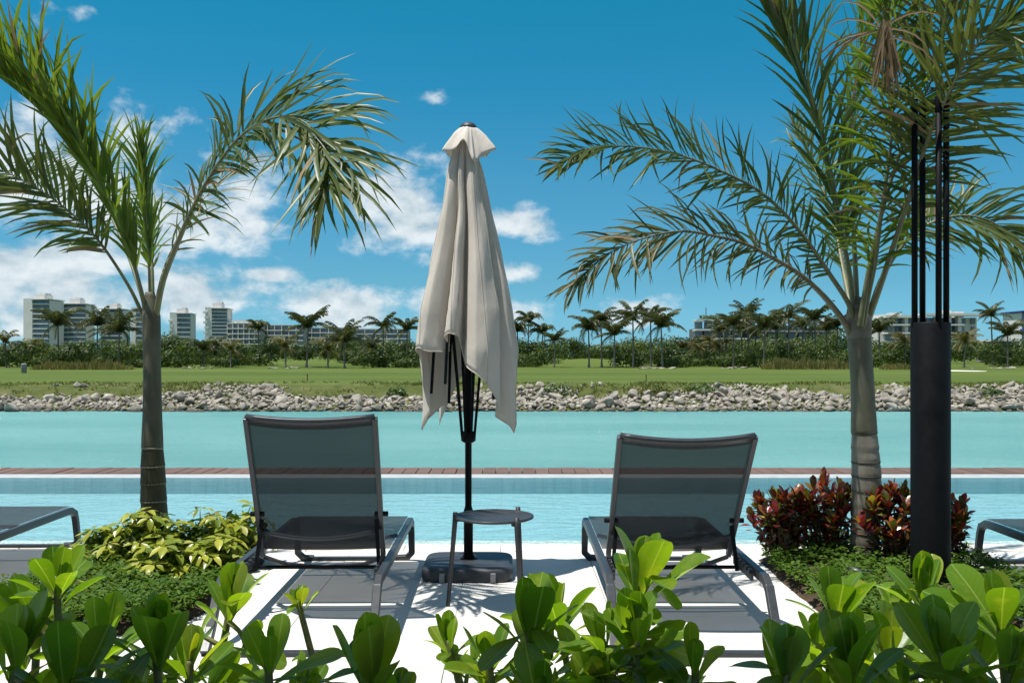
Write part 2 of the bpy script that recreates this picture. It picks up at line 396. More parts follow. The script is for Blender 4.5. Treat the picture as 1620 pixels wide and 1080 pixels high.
    M['palm_leaf_dull'] = mat_leaf('older_palm_leaflet', [(.05,.072,.024), (.088,.108,.036), (.135,.14,.055), (.19,.17,.085)], .32, .46, .4, island=True, tcol=(1.5,1.4,.8))
    M['palm_dead'] = mat_leaf('dead_palm_leaflet', [(.16,.10,.05), (.26,.18,.10), (.34,.26,.16)], .2, .7, .2, island=True, tcol=(1.2,1.1,.8))
    # garden plants
    vein = (.0010, (.26,.36,.10), 26)
    M['naupaka'] = mat_leaf('glossy_green_leaf', [(.07,.16,.013), (.125,.235,.017), (.18,.30,.026), (.085,.18,.013), (.13,.24,.018), (.22,.27,.028)], .50, .28, .5, vein=vein, tcol=(2.45,2.25,.55), nscale=14, spots=True)
    M['stem'] = mat_simple('green_stem', (.10,.12,.035), (.20,.20,.07), 40, .6, kind='Position')
    M['stem_brown'] = mat_simple('woody_stem', (.06,.045,.03), (.13,.10,.065), 40, .8, kind='Position')
    M['yellow_leaf'] = mat_leaf('variegated_yellow_leaf', [(.09,.17,.016), (.36,.38,.04), (.13,.22,.02), (.54,.52,.08), (.22,.30,.028), (.46,.46,.055), (.12,.20,.02), (.52,.50,.15)], .35, .3, .5, nscale=45)
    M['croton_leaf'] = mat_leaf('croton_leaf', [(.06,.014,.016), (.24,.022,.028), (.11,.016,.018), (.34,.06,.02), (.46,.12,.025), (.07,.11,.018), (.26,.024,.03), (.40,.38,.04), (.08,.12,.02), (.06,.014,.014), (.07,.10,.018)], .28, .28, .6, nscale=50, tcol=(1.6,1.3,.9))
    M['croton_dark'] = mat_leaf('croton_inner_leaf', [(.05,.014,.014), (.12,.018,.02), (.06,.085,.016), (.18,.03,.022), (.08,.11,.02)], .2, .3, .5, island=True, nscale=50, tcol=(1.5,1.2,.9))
    M['yellow_inner'] = mat_leaf('inner_green_leaf', [(.05,.10,.012), (.09,.15,.018), (.16,.20,.025)], .3, .3, .5, island=True, nscale=50)
    M['cover'] = mat_leaf('ground_cover_leaf', [(.045,.11,.014), (.08,.16,.02), (.12,.20,.03), (.06,.13,.016)], .38, .6, .2, island=True, nscale=30)
    # far vegetation
    M['wood_leaf'] = mat_leaf('far_tree_foliage', [(.036,.066,.016), (.064,.104,.023), (.105,.14,.035), (.048,.084,.018)], .3, .5, .3, island=True, nscale=.35)
    M['wood_leaf_light'] = mat_leaf('far_light_foliage', [(.06,.10,.022), (.10,.145,.03), (.15,.18,.045)], .3, .5, .3, island=True, nscale=.35)
    M['wood_leaf_dark'] = mat_leaf('far_dark_foliage', [(.022,.044,.012), (.04,.068,.016), (.06,.09,.022)], .25, .5, .3, island=True, nscale=.35)
    M['far_palm'] = mat_leaf('far_palm_frond', [(.045,.06,.022), (.075,.09,.035), (.115,.12,.05)], .25, .42, .4, island=True, nscale=2)
    M['far_palm_y'] = mat_leaf('far_yellowing_palm_frond', [(.09,.10,.03), (.15,.14,.05), (.22,.18,.08)], .25, .45, .4, island=True, nscale=2)
    M['far_trunk'] = mat_simple('far_palm_trunk', (.11,.095,.08), (.2,.18,.155), 2, .9, bump=.2, bdist=.02)
    M['reed'] = mat_leaf('ornamental_grass', [(.13,.13,.04), (.22,.20,.07), (.30,.26,.10), (.15,.16,.05)], .25, .7, .2, island=True, nscale=1)
    M['bank_weed'] = mat_leaf('bank_grass', [(.06,.09,.02), (.10,.125,.03), (.16,.155,.05)], .25, .7, .2, island=True, nscale=1)
    M['bank_bush'] = mat_leaf('bank_bush', [(.04,.08,.02), (.07,.115,.03), (.11,.15,.04)], .25, .5, .3, island=True, nscale=1)
    # buildings
    M['white_wall'] = mat_simple('white_render', (.58,.555,.525), (.68,.655,.625), .12, .85, bump=.05, bdist=.02)
    M['grey_wall'] = mat_simple('grey_concrete', (.27,.27,.27), (.36,.36,.35), .15, .85, bump=.05, bdist=.02)
    M['slab'] = mat_simple('balcony_slab', (.50,.50,.50), (.62,.61,.60), .2, .8, bump=.03, bdist=.02)
    M['dark_slab'] = mat_simple('dark_slab', (.085,.09,.1), (.13,.135,.145), .2, .8, bump=.03, bdist=.02)
    t = NT('window_glass'); o = t.n('ShaderNodeObjectInfo').outputs['Random']
    M['glass'] = t.done(t.pbr(t.ramp(o, [(0, (.06,.10,.135)), (.5, (.10,.165,.21)), (1, (.17,.235,.28))]), .12, 0, .6))
    M['blue_panel'] = mat_simple('blue_panel', (.02,.05,.30), (.03,.07,.36), .5, .5)
    M['bin'] = mat_simple('grey_bin', (.17,.18,.19), (.24,.25,.26), 3, .7)
    M['rust'] = mat_simple('rusty_stake', (.11,.05,.03), (.17,.08,.05), 10, .8)
build_materials()

# ================================================================== SETTING
POOL_Y0, POOL_Y1 = 5.96, 9.66
def far_z(x, y):
    z = interp(y, [(50,-3.2),(57,-2.5),(58.6,-2.0),(63,-.85),(66.5,-.68),(110,-.68),(150,-.66),(190,-.35),(260,.4),(600,1),(4000,1)])
    z += 1.3*math.exp(-(((x-14)/10)**2+((y-172)/9)**2)) + .9*math.exp(-(((x+36)/14)**2+((y-170)/9)**2)) + .5*math.exp(-(((x-70)/14)**2+((y-160)/9)**2))
    if 57 < y < 70: z += .18*noise.noise(Vector((x*.25, y*.4, 3)))
    return z
def setting():
    # far land: one sheet from the lagoon bank to the horizon
    ys = [50,54,56,57,58,59,60,61,62,63,64,65,66.5,68,70,74,80,90,100,110,125,140,150,160,165,170,175,182,190,210,260,400,700,1500,4000]
    xs = []
    x = -150
    while x <= 150: xs.append(x); x += 2.5
    xs = [-4000,-1500,-700,-350,-220]+xs+[220,350,700,1500,4000]
    mb = MB(); nx = len(xs)
    vs = [(x, y, far_z(x, y)) for y in ys for x in xs]
    mb.add(vs, [(j*nx+i, j*nx+i+1, (j+1)*nx+i+1, (j+1)*nx+i) for j in range(len(ys)-1) for i in range(nx-1)])
    tag(mb.build('ground', M['grass'], smooth=True), kind='structure')
    # lagoon
    mb = MB(); mb.add([(-1500,10.3,-2.2),(1500,10.3,-2.2),(1500,60,-2.2),(-1500,60,-2.2)], [(0,1,2,3)])
    tag(mb.build('lagoon_water', M['lagoon']), kind='structure')
    # paving bed and near soil
    mb = MB(); mb.box((0, 1.45, -.20), (60, 8.62, .38)); fl = tag(mb.build('paving', M['grout']), kind='structure')
    tile = MB(); tile.box((0,0,0), (.7178,.7178,.03)); me = tile.mesh('tile', M['stone'])
    for j in range(4):
        for i in range(-7, 8):
            y = 5.76-.36-.72*j; x = i*.72+.1
            if 1.45 < abs(x)-.36 and abs(x)+.36 < 2.4 and y > 4.3: continue
            o = obj('tile', me, fl, .003, (x+rnd(-.001,.001), y, -.012+rnd(-.0012,.0012)))
    mb = MB(); cope = MB(); cope.box((0,0,0), (.596,.196,.05)); me = cope.mesh('coping_stone', M['coping'])
    for i in range(-10, 11): obj('coping_stone', me, fl, .006, (i*.6+.23, 5.865, -.019+rnd(-.001,.001)))
    # foreground planting strip
    mb = MB(); n = 60
    xs = [-9+i*.3 for i in range(61)]; ys = [-6,-2,0,.8,1.6,2.2,2.6,2.9,3.05,3.12]
    vs = [(x, y, (.05+.025*noise.noise(Vector((x*2,y*2,0)))) if y < 3.1 else -.01) for y in ys for x in xs]
    mb.add(vs, [(j*61+i, j*61+i+1, (j+1)*61+i+1, (j+1)*61+i) for j in range(len(ys)-1) for i in range(60)])
    tag(mb.build('soil_strip', M['soil'], smooth=True), kind='structure')
    # palm beds
    for sx, nm in ((-1, 'soil_bed'), (1, 'soil_bed')):
        mb = MB(); N = 28; rings = 7; cx, cy = (-1.93 if sx < 0 else 2.02), 4.85
        vs = [(cx, cy, .07)]
        for k in range(1, rings+1):
            r = k/rings
            for a in range(N):
                an = 2*math.pi*a/N; ca, sa = math.cos(an), math.sin(an)
                q = (abs(ca)**5+abs(sa)**5)**(-.2)
                wob = 1+.05*noise.noise(Vector((ca*2, sa*2, sx*5)))
                z = .07*(1-r**4)+.02*noise.noise(Vector((ca*r*4, sa*r*4, sx)))-(0.0 if r < 1 else .03)
                vs.append((cx+ca*q*r*(.54 if sx < 0 else .64)*wob, cy+sa*q*r*.92*wob, z))
        fs = [(0, 1+a, 1+(a+1) % N) for a in range(N)]
        for k in range(rings-1):
            for a in range(N):
                b = (a+1) % N; fs.append((1+k*N+a, 1+(k+1)*N+a, 1+(k+1)*N+b, 1+k*N+b))
        mb.add(vs, fs); tag(mb.build(nm, M['soil'], smooth=True), kind='structure')
    # pool basin: pebble beach, floor, far wall
    mb = MB(); W = 30
    prof = [(5.955,-.047),(6.05,-.053),(6.3,-.066),(6.55,-.086)]
    vs = [(x, y, z) for y, z in prof for x in (-W, W)]
    mb.add(vs, [(2*i, 2*i+1, 2*i+3, 2*i+2) for i in range(3)])
    tag(mb.build('pool_beach', M['pebble']), kind='structure')
    mb = MB(); prof = [(6.55,-.087),(6.95,-.16),(7.4,-.215),(9.632,-.215),(9.632,-.049)]
    vs = [(x, y, z) for y, z in prof for x in (-W, W)]
    mb.add(vs, [(2*i, 2*i+1, 2*i+3, 2*i+2) for i in range(4)])
    tag(mb.build('pool_basin', M['mosaic']), kind='structure')
    mb = MB(); mb.add([(-W,5.95,-.05),(W,5.95,-.05),(W,9.638,-.05),(-W,9.638,-.05)], [(0,1,2,3)])
    tag(mb.build('pool_water', M['pool_water']), kind='structure')
    mb = MB(); mb.box((0, 9.785, -.657), (60, .29, 1.22)); tag(mb.build('pool_wall', M['edge'], bevel=.01), kind='structure')
    mb = MB(); mb.box((0, 10.175, -1.375), (60, .48, 2.6)); bw = tag(mb.build('boardwalk', M['grout']), kind='structure')
    bd = MB(); bd.box((0,0,0), (.134,.49,.03)); me = bd.mesh('plank', M['wood'])
    for i in range(-41, 42): obj('plank', me, bw, .003, (i*.142+.04, 10.182, -.055+rnd(-.003,.003)), (0, 0, rnd(-.004,.004)))
setting()

# ================================================================== FAR SHORE
def rock_mesh(seed, mat, n=13, name='boulder'):
    rr = random.Random(seed); bm = bmesh.new()
    for i in range(n):
        v = Vector((rr.gauss(0,1), rr.gauss(0,1), rr.gauss(0,1))).normalized()
        bm.verts.new((v.x*rr.uniform(.8,1.15), v.y*rr.uniform(.7,1.0), v.z*rr.uniform(.55,.8)))
    r = bmesh.ops.convex_hull(bm, input=bm.verts)
    for v in [v for v in bm.verts if not v.link_faces]: bm.verts.remove(v)
    bmesh.ops.bevel(bm, geom=list(bm.edges), offset=.09, segments=1, affect='EDGES')
    bmesh.ops.triangulate(bm, faces=list(bm.faces))
    bmesh.ops.recalc_face_normals(bm, faces=list(bm.faces))
    me = bpy.data.meshes.new(name); bm.to_mesh(me); bm.free(); me.materials.append(mat); return me
def riprap():
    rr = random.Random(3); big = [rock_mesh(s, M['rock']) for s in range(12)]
    placed = []; tries = 0
    def dens(x, y):   # the bank shows gaps with weeds higher up
        return noise.noise(Vector((x*.12, y*.25, 7)))
    grid = {}
    while len(placed) < 2200 and tries < 90000:
        tries += 1
        y = 57.2+6.3*rr.random(); x = rr.uniform(-.58, .58)*y*1.02
        if y > 60.4 and dens(x, y) < -.06 + (y-60.4)*.13: continue
        s = rr.choice([.15,.18,.2,.24,.28,.34,.42,.55])*rr.uniform(.8,1.15)
        if y > 61: s *= .8
        gx, gy = int(x//1.2), int(y//1.2)
        ok = all((x-a)**2+(y-b)**2 > (.66*(s+c))**2 for ii in (-1,0,1) for jj in (-1,0,1) for a, b, c in grid.get((gx+ii, gy+jj), ()))
        if ok: placed.append((x, y, s)); grid.setdefault((gx, gy), []).append((x, y, s))
    vis = sorted([p for p in placed if abs(p[0]) < .543*p[1]], key=lambda p: -p[2])
    top = set(vis[:300]); rub = MB()
    for (x, y, s) in placed:
        q = Quaternion((rr.gauss(0,.2), rr.gauss(0,.2), 0, 0)); q = (Matrix.Rotation(rr.uniform(0,6.3),3,'Z') @ Matrix.Rotation(rr.gauss(0,.35),3,'X') @ Matrix.Rotation(rr.gauss(0,.35),3,'Y')).to_quaternion()
        z = far_z(x, y)+s*.32; me = rr.choice(big); scl = (s*rr.uniform(.9,1.35), s, s*rr.uniform(.8,1.15))
        if (x, y, s) in top:
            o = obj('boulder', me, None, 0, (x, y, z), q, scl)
            tag(o, 'pale limestone boulder among the riprap along the far waterline', 'boulder', 'boulders of the far bank')
        else:
            mm = Matrix.LocRotScale((x, y, z), q, scl); rub.add([mm @ v.co for v in me.vertices], [tuple(p.vertices) for p in me.polygons])
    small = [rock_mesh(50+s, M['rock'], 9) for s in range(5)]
    for i in range(900):
        y = 57.0+6.2*rr.random(); x = rr.uniform(-.57,.57)*y
        if y > 61 and dens(x, y) < 0: continue
        s = rr.uniform(.1,.26); me = rr.choice(small)
        mm = Matrix.LocRotScale((x, y, far_z(x,y)+s*.4), Quaternion((rr.random(), rr.random(), rr.random(), rr.random())).normalized(), (s*1.3, s, s))
        rub.add([mm @ v.co for v in me.vertices], [tuple(p.vertices) for p in me.polygons])
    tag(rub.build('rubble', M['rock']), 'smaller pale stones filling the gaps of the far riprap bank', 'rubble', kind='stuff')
    # grass tufts between the stones
    gb = MB()
    for i in range(2600):
        y = rr.uniform(60.2, 66.5); x = rr.uniform(-.57,.57)*y
        if rr.random() > .5+2.2*noise.noise(Vector((x*.11, y*.2, 21))) + (y-62)*.12: continue
        z = far_z(x, y)
        for k in range(5):
            a = rr.uniform(0,6.3); h = rr.uniform(.08,.26); l = rr.uniform(.1,.3); w = .04
            b = Vector((x+rr.uniform(-.25,.25), y+rr.uniform(-.2,.2), z-.03)); t = b+Vector((math.cos(a)*l, math.sin(a)*l, h))
            gb.add([b+Vector((-w,0,0)), b+Vector((w,0,0)), t], [(0,1,2)])
    tag(gb.build('bank_grass', M['bank_weed']), 'dry yellow green grass tufts growing along the top of the stone bank', 'grass', kind='stuff')
    # bushes on the bank
    for k, (px, py, w, lab) in enumerate([(880,630,1.5,'low green bush in the riprap just right of the closed parasol'),
                              (1110,632,1.3,'green bush hanging over the riprap left of the grey palm trunk'),
                              (628,628,.8,'small dark bush in the riprap left of the closed parasol'),
                              (1566,612,.9,'small round bush on top of the bank at the far right'),
                              (1035,622,1.3,'broad yellow green mound of weeds in the middle of the right riprap')]):
        Y = 61.2; p = P(px, py, Y); z = far_z(p.x, Y); root = empty('bank_bush', (p.x, Y, z))
        mb = MB()
        for i in range(260):
            d = Vector((rr.gauss(0,1), rr.gauss(0,1), abs(rr.gauss(0,1)))).normalized()*rr.uniform(.5,1)
            c = Vector((d.x*w, d.y*w*.6, d.z*w*.6)); s = rr.uniform(.07,.14)
            u = Vector((rr.gauss(0,1), rr.gauss(0,1), rr.gauss(0,1))).normalized(); v = u.orthogonal().normalized()
            mb.add([c-u*s, c+v*s*.6, c+u*s, c-v*s*.6], [(0,1,2,3)])
        mb.build('foliage', M['bank_weed'] if k == 4 else M['bank_bush'], root)
        st = MB(); st.tube([(0,0,-.1),(.05,0,w*.4)], [.04,.02], 6); st.build('stem', M['stem_brown'], root)
        tag(root, lab, 'bush')
riprap()

def far_palm_crown(seed, mat, nf=16, skew=.0, tall=1.0, name='crown'):
    rr = random.Random(seed); mb = MB()
    for i in range(nf):
        a = 2*math.pi*i/nf*1.618*3+rr.uniform(-.2,.2); e0 = rr.uniform(-.35,1.2) if i > nf*.45 else rr.uniform(.75,1.45)
        L = rr.uniform(2.6,3.7); n = 11; p = Vector((0,0,0)); pts = [p.copy()]; e = e0
        az = a
        for k in range(n):
            d = Vector((math.cos(az)*math.cos(e), math.sin(az)*math.cos(e), math.sin(e)))
            d += Vector((-skew*(k/n), 0, 0)); d.normalize(); p = p+d*(L/n); pts.append(p.copy()); e -= rr.uniform(.05,.15)*(1+.7*k/n)*tall
        mb.tube(pts, [.05*(1-.8*k/n) for k in range(n+1)], 4, cap=False)
        for k in range(1, n+1):
            t = (pts[k]-pts[k-1]).normalized(); side = t.cross(Vector((0,0,1)))
            if side.length < .1: side = Vector((1,0,0))
            side.normalize()
            for sg in (-1, 1):
                for h in (0, .5):
                    q = pts[k-1].lerp(pts[k], h); l = .72*math.sin(math.pi*(.12+.8*(k+h)/(n+1)))**.7
                    dd = (side*sg*.75+t*.55+Vector((-skew*.5,0,-rr.uniform(.35,.9)))).normalized()
                    w = t*.055
                    mb.add([q-w, q+w, q+dd*l*.6+w*.8+Vector((0,0,.03)), q+dd*l+Vector((0,0,-.12*l))], [(0,1,2,3)])
    for k in range(4):
        a = rr.uniform(0, 6.3); mb.lathe([(.02,-.3),(.13,-.22),(.15,-.12),(.03,0)], (math.cos(a)*.16, math.sin(a)*.16, 0), 6)
    return mb.mesh(name, mat)
def trunk_mesh(seed):
    rr = random.Random(seed); mb = MB(); n = 8; bx = rr.uniform(-.05,.05)
    mb.tube([(math.sin(k/n*2.2)*bx, rr.uniform(-.004,.004), k/n) for k in range(n+1)], [.15*(1.0-.35*k/n)+(.10 if k == 0 else 0) for k in range(n+1)], 7)
    return mb.mesh('trunk', M['far_trunk'], True)
CROWNS = [far_palm_crown(1, M['far_palm'], 17, .2), far_palm_crown(2, M['far_palm'], 15, .4), far_palm_crown(3, M['far_palm'], 16, .1), far_palm_crown(4, M['far_palm'], 15, .3, 1.25), far_palm_crown(9, M['far_palm'], 16, .3, .9)]
CROWNS_Y = [far_palm_crown(5, M['far_palm_y'], 15, .2), far_palm_crown(6, M['far_palm_y'], 13, .3, 1.2)]
CROWNS_T = [far_palm_crown(7, M['far_palm'], 20, .05, 1.5), far_palm_crown(8, M['far_palm'], 18, .1, 1.6)]
TRUNKS = [trunk_mesh(s) for s in range(4)]
def far_palm(px, py, Y, size, label, kind=0, group=None):
    c = P(px, py, Y); zb = far_z(c.x, Y); root = empty('coconut_palm', (c.x, Y, zb))
    h = max(c.z-zb, .5); i = random.randrange(99)
    lean = rnd(-.04,.04)
    obj('trunk', TRUNKS[i % 4], root, 0, (0,0,-.1), (0, lean, 0), (1.0*size**.5, 1.0*size**.5, h+.1))
    cs = (CROWNS, CROWNS_Y, CROWNS_T)[kind]
    obj('crown', cs[i % len(cs)], root, 0, (math.sin(lean)*h, 0, h), (0, 0, rnd(-.5,.5)), (size*1.12, size*1.12, size*1.12))
    tag(root, label, 'palm tree', group or 'coconut palms beyond the fairway')
def palms_far():
    G = 'coconut palms beyond the fairway'
    for a in [
      (92,512,150,1.25,'tall coconut palm standing in front of the leftmost tower',0), (153,512,158,1.15,'coconut palm with windswept crown left of the pair near the left trunk',0),
      (187,522,150,1.3,'broad coconut palm just left of the near left palm trunk',0), (10,540,150,.9,'yellowish coconut palm at the extreme left edge',1),
      (45,552,160,.85,'short coconut palm below the left side of the leftmost tower',1), (60,556,175,.8,'small coconut palm half hidden in bushes below leftmost tower',1),
      (322,552,150,.85,'short coconut palm in front of the slim white tower base',0), (345,545,165,.8,'coconut palm directly right of the slim tower base',0), (365,552,150,.75,'yellowing short palm below the left end of the long white block',1),
      (410,520,158,.85,'coconut palm with narrow crown against the long apartment block',2), (452,548,150,.9,'short palm with pale crown before the long apartment block',1),
      (485,515,150,1.3,'large coconut palm with spreading crown at the long block centre',0), (519,552,145,.85,'low yellow palm right of the large spreading palm',1),
      (545,538,142,1.2,'dark coconut palm at the right end of the long block',0), (590,548,150,.85,'short palm left of the tall one near the parasol',0),
      (607,517,152,1.05,'tall slim coconut palm second left of the parasol',0), (643,520,158,.95,'coconut palm partly hidden by the left edge of the parasol',0),
      (818,522,165,1.0,'shaggy palm nearest the parasol on its right',2), (835,508,168,1.0,'tallest of the shaggy palms right of the parasol',2), (857,526,168,.95,'third shaggy palm right of the parasol',2),
      (877,537,150,.75,'small slim palm on the edge of the green mound',0), (932,519,148,1.1,'dense palm at the left of the six palm clump',2), (952,508,152,1.05,'second palm of the clump behind the dense one',2),
      (972,527,146,1.1,'short spreading palm in the middle of the clump',0), (1002,503,150,1.2,'tall palm with raised fronds over the clump',0), (1030,505,156,1.15,'tall palm second from the right of the clump',0), (1048,515,148,1.2,'spreading palm at the right end of the clump',0),
      (1160,512,150,1.0,'coconut palm with yellow lower fronds beside the dark building',0), (1185,500,156,1.1,'tall palm rising above the dark terraced building',0), (1208,515,146,1.2,'leaning palm with pale trailing fronds before dark building',0),
      (1248,500,150,1.15,'tall palm left of the low drooping near frond tips',0), (1290,503,152,1.1,'tall palm just left of the near grey palm trunk',0),
      (1392,522,150,1.15,'dark palm between the grey palm trunk and black lamp column',0), (1432,540,155,.95,'yellowing palm half hidden by the black lamp column',1),
      (1525,540,146,.95,'short pale palm in front of the white flats',1), (1571,498,156,.95,'tall slim palm at the right end of the white flats',0), (1594,528,150,1.05,'palm standing before the small grey house at right edge',0)]:
        far_palm(*a)
    for px, py, sz in ((1138,522,.95),(1172,520,1.05),(1196,528,1.0),(1228,518,1.05),(1268,516,1.1),(1308,520,1.0),(1326,514,.95)):
        far_palm(px, py, 162, sz, 'coconut palm in the crowded row hiding the dark terraced building', 0, 'palms before the dark building')
    rr = random.Random(5)
    for i, px in enumerate([1078,1087,1096,1105,1113,1122,1131,1140,1150]):
        far_palm(px+rr.uniform(-2,2), 548+rr.uniform(-9,5), 165+rr.uniform(-6,6), .62, 'slender young palm in the close row below the dark building', i % 2, 'row of slender young palms')
palms_far()

def woodland():
    rr = random.Random(11); mb = MB()
    def crown(c, rx, ry, rz, n, s):
        for i in range(n):
            d = Vector((rr.gauss(0,1), rr.gauss(0,1), rr.gauss(0,1))).normalized()
            k = rr.uniform(.55,1.0)*(1+.35*noise.noise(Vector((d.x*2.2+c.x, d.y*2.2, d.z*2.2+c.y))))
            p = Vector((c.x+d.x*rx*k, c.y+d.y*ry*k, c.z+d.z*rz*k))
            q = rr.uniform(.4,1.05)*s
            u = (d.orthogonal()+Vector((rr.gauss(0,.5), rr.gauss(0,.5), rr.gauss(0,.5)))).normalized(); v = (u.cross(d)+Vector((rr.gauss(0,.3),0,rr.gauss(0,.3)))).normalized()
            mb.add([p-u*q, p-v*q*.55, p+u*q, p+v*q*.55], [(0,1,2,3)])
    top = [(-200,548),(0,548),(60,552),(130,545),(200,550),(250,543),(300,540),(330,548),(400,545),(500,550),(560,548),(620,545),(700,548),(780,540),(830,546),(890,540),(920,546),(980,548),(1040,545),(1100,546),(1180,533),(1250,537),(1330,524),(1400,545),(1480,548),(1560,548),(1800,545)]
    px = -150
    while px < 1780:
        Y = rr.uniform(180, 215); t = interp(px, top)+rr.choice([-12,-8,-5,-3,0,3,5])-3; c = P(px, t, Y); zb = far_z(c.x, Y)
        h = max(c.z-zb, 1.5); crown(Vector((c.x, Y, zb+h*.55)), rr.uniform(2.6,4.5), 2.4, h*.5, 760, .40)
        px += rr.uniform(16, 26)
    px = -150
    while px < 1780:       # lower, nearer undergrowth
        Y = rr.uniform(146, 170); h = rr.choice([1.4,1.8,2.3,2.8,3.4,4.2])*rr.uniform(.85,1.1); x = (px-HX)/FPX*Y
        if not (868 < px < 978 or 425 < px < 545 or px > 1470 and px < 1560): crown(Vector((x, Y, far_z(x,Y)+h*.5)), rr.uniform(1.6,3), 1.5, h*.6, 420, .31)
        px += rr.uniform(9, 17)
    tag(mb.build('woodland', M['wood_leaf']), 'dense dark green belt of trees and undergrowth behind the fairway palms', 'woodland', kind='stuff')
    # a few trees that stand out
    for px, py, Y, w, h, lab in [(285,533,172,4.6,5.2,'round dense broadleaf tree right of the near left palm trunk'), (375,545,160,3.6,4.0,'round green tree below the left end of the long white block'),
                            (1310,530,170,4.4,5.6,'leafy tree directly left of the near grey palm trunk'), (1560,548,170,2.6,3.6,'green tree between white flats and small grey house'),
                            (90,548,158,2.8,3.6,'dark bushy tree at the foot of the tall palm at left'), (135,552,156,2.6,3.4,'dark bushy tree below the second tower from left')]:
        c = P(px, py, Y); zb = far_z(c.x, Y); root = empty('broadleaf_tree', (c.x, Y, zb)); mb = MB()
        crown(Vector((0, 0, h*.58)), w*.62, w*.55, h*.46, 900, .30)
        mb.build('crown', M['wood_leaf'], root)
        t = MB(); t.tube([(0,0,-.2),(.1,0,h*.3),(.0,0,h*.6)], [.25,.18,.08], 7); t.tube([(.1,0,h*.3),(.9,.2,h*.6)], [.12,.04], 6); t.build('trunk', M['far_trunk'], root)
        tag(root, lab, 'tree')
    for i in range(22):
        px = [20,60,118,150,215,262,330,362,430,560,596,628,660,806,842,900,1010,1068,1120,1200,1262,1420][i]+rr.uniform(-8,8); Y = rr.uniform(158,178); py = rr.uniform(527,541)+(6 if 540 < px < 700 else 0)
        c = P(px, py, Y); zb = far_z(c.x, Y); h = c.z-zb; w = h*rr.uniform(.5,.95); root = empty('broadleaf_tree', (c.x, Y, zb)); mb = MB()
        for q in range(4): crown(Vector((rr.uniform(-.5,.5)*w, rr.uniform(-.3,.3)*w, h*rr.uniform(.45,.75))), w*rr.uniform(.4,.6), w*.45, h*rr.uniform(.2,.32), 230, .27)
        mb.build('crown', M[('wood_leaf','wood_leaf_light','wood_leaf_dark')[i % 3]], root)
        t = MB(); t.tube([(0,0,-.2),(.1,0,h*.3),(.0,0,h*.7)], [.2,.14,.05], 6); t.build('trunk', M['far_trunk'], root)
        tag(root, 'bushy broadleaf tree rising out of the belt behind the fairway palms', 'tree', 'trees of the far belt')
    # tall ornamental grass
    for (x0, x1, Y, hh, lab) in [(55,205,128,1.5,'long clump of straw coloured tall grass at the left of the fairway'), (1208,1345,132,2.0,'long clump of tall yellow grass left of the grey palm trunk'), (1395,1446,130,1.3,'short clump of tall grass left of the black lamp column')]:
        mb = MB()
        a, b = (x0-HX)/FPX*Y, (x1-HX)/FPX*Y
        for i in range(int(220*(b-a))):
            x = rr.uniform(a, b); y = Y+rr.uniform(-1.5,1.5); z = far_z(x, y); e = min(1, (x-a)/1.6, (b-x)/1.6); h = hh*rr.uniform(.35,1)*(.45+.55*e)*(.6+.9*abs(noise.noise(Vector((x*.8, y*.5, 2)))))
            an = rr.uniform(0,6.3); l = rr.uniform(.1,.5); bq = Vector((x, y, z-.05)); tq = bq+Vector((math.cos(an)*l, math.sin(an)*l, h)); w = .05
            mq = bq.lerp(tq, .6)+Vector((0,0,.12*h))
            mb.add([bq+Vector((-w,0,0)), bq+Vector((w,0,0)), mq+Vector((w*.8,0,0)), tq, mq-Vector((w*.8,0,0))], [(0,1,2,3,4)])
        tag(mb.build('tall_grass', M['reed']), lab, 'grass', kind='stuff')
    # sand and pale rocks
    for (px, py, Y, w, d, lab) in [(1512,580,118,2.6,6,'pale sand bunker on the fairway right of the lamp column')]:
        c = P(px, py, Y); mb = MB(); N = 26
        vs = [(c.x, Y, far_z(c.x, Y)+.06)]+[(c.x+math.cos(2*math.pi*k/N)*w*(1+.12*math.sin(3*k)), Y+math.sin(2*math.pi*k/N)*d, far_z(c.x, Y+math.sin(2*math.pi*k/N)*d)+.03) for k in range(N)]
        mb.add(vs, [(0, 1+k, 1+(k+1) % N) for k in range(N)]); tag(mb.build('sand_bunker', M['sand']), kind='structure')
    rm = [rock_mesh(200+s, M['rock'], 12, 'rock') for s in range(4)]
    for px0, px1, n, lab, grp in [(1535,1612,12,'white rock in the heap before the small grey house','white rocks at the far right'), (1010,1070,8,'flat pale rock at the foot of the palm clump','pale rocks under the palm clump'), (1130,1180,7,'flat pale rock below the row of young palms','pale rocks below the young palms'), (280,345,5,'pale rock below the slim white tower','pale rocks below the slim tower'), (425,500,6,'pale rock before the large spreading palm','pale rocks before the spreading palm')]:
        for i in range(n):
            Y = rr.uniform(136,143); px = rr.uniform(px0, px1); x = (px-HX)/FPX*Y; s = rr.uniform(.25,.6)
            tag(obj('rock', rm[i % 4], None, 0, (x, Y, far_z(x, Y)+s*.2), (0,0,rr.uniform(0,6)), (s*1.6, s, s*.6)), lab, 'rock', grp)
    # waste bin, stakes
    c = P(38, 590, 104); zb = far_z(c.x, 104); root = empty('waste_bin', (c.x, 104, zb)); b = MB(); b.lathe([(.22,0),(.27,.05),(.3,.85),(.3,.9)], seg=14); b.build('bin_body', M['bin'], root, True)
    b = MB(); b.lathe([(.32,.9),(.32,.96),(.2,1.05)], seg=14); b.build('lid', M['bin'], root, True); tag(root, 'small grey cylindrical waste bin on the grass at far left', 'bin')
    for px, lab in ((486,'thin rusty stake standing on the bank left of the parasol'), (1022,'thin reddish stake standing on the bank right of the parasol')):
        Y = 68; x = (px-HX)/FPX*Y; b = MB(); b.tube([(0,0,-.1),(.02,0,.55),(.0,0,.62)], [.045,.04,.03], 6); b.tube([(-.08,0,.5),(.08,0,.5)], .02, 5)
        o = b.build('stake', M['rust']); o.location = (x, Y, far_z(x, Y)); tag(o, lab, 'stake')
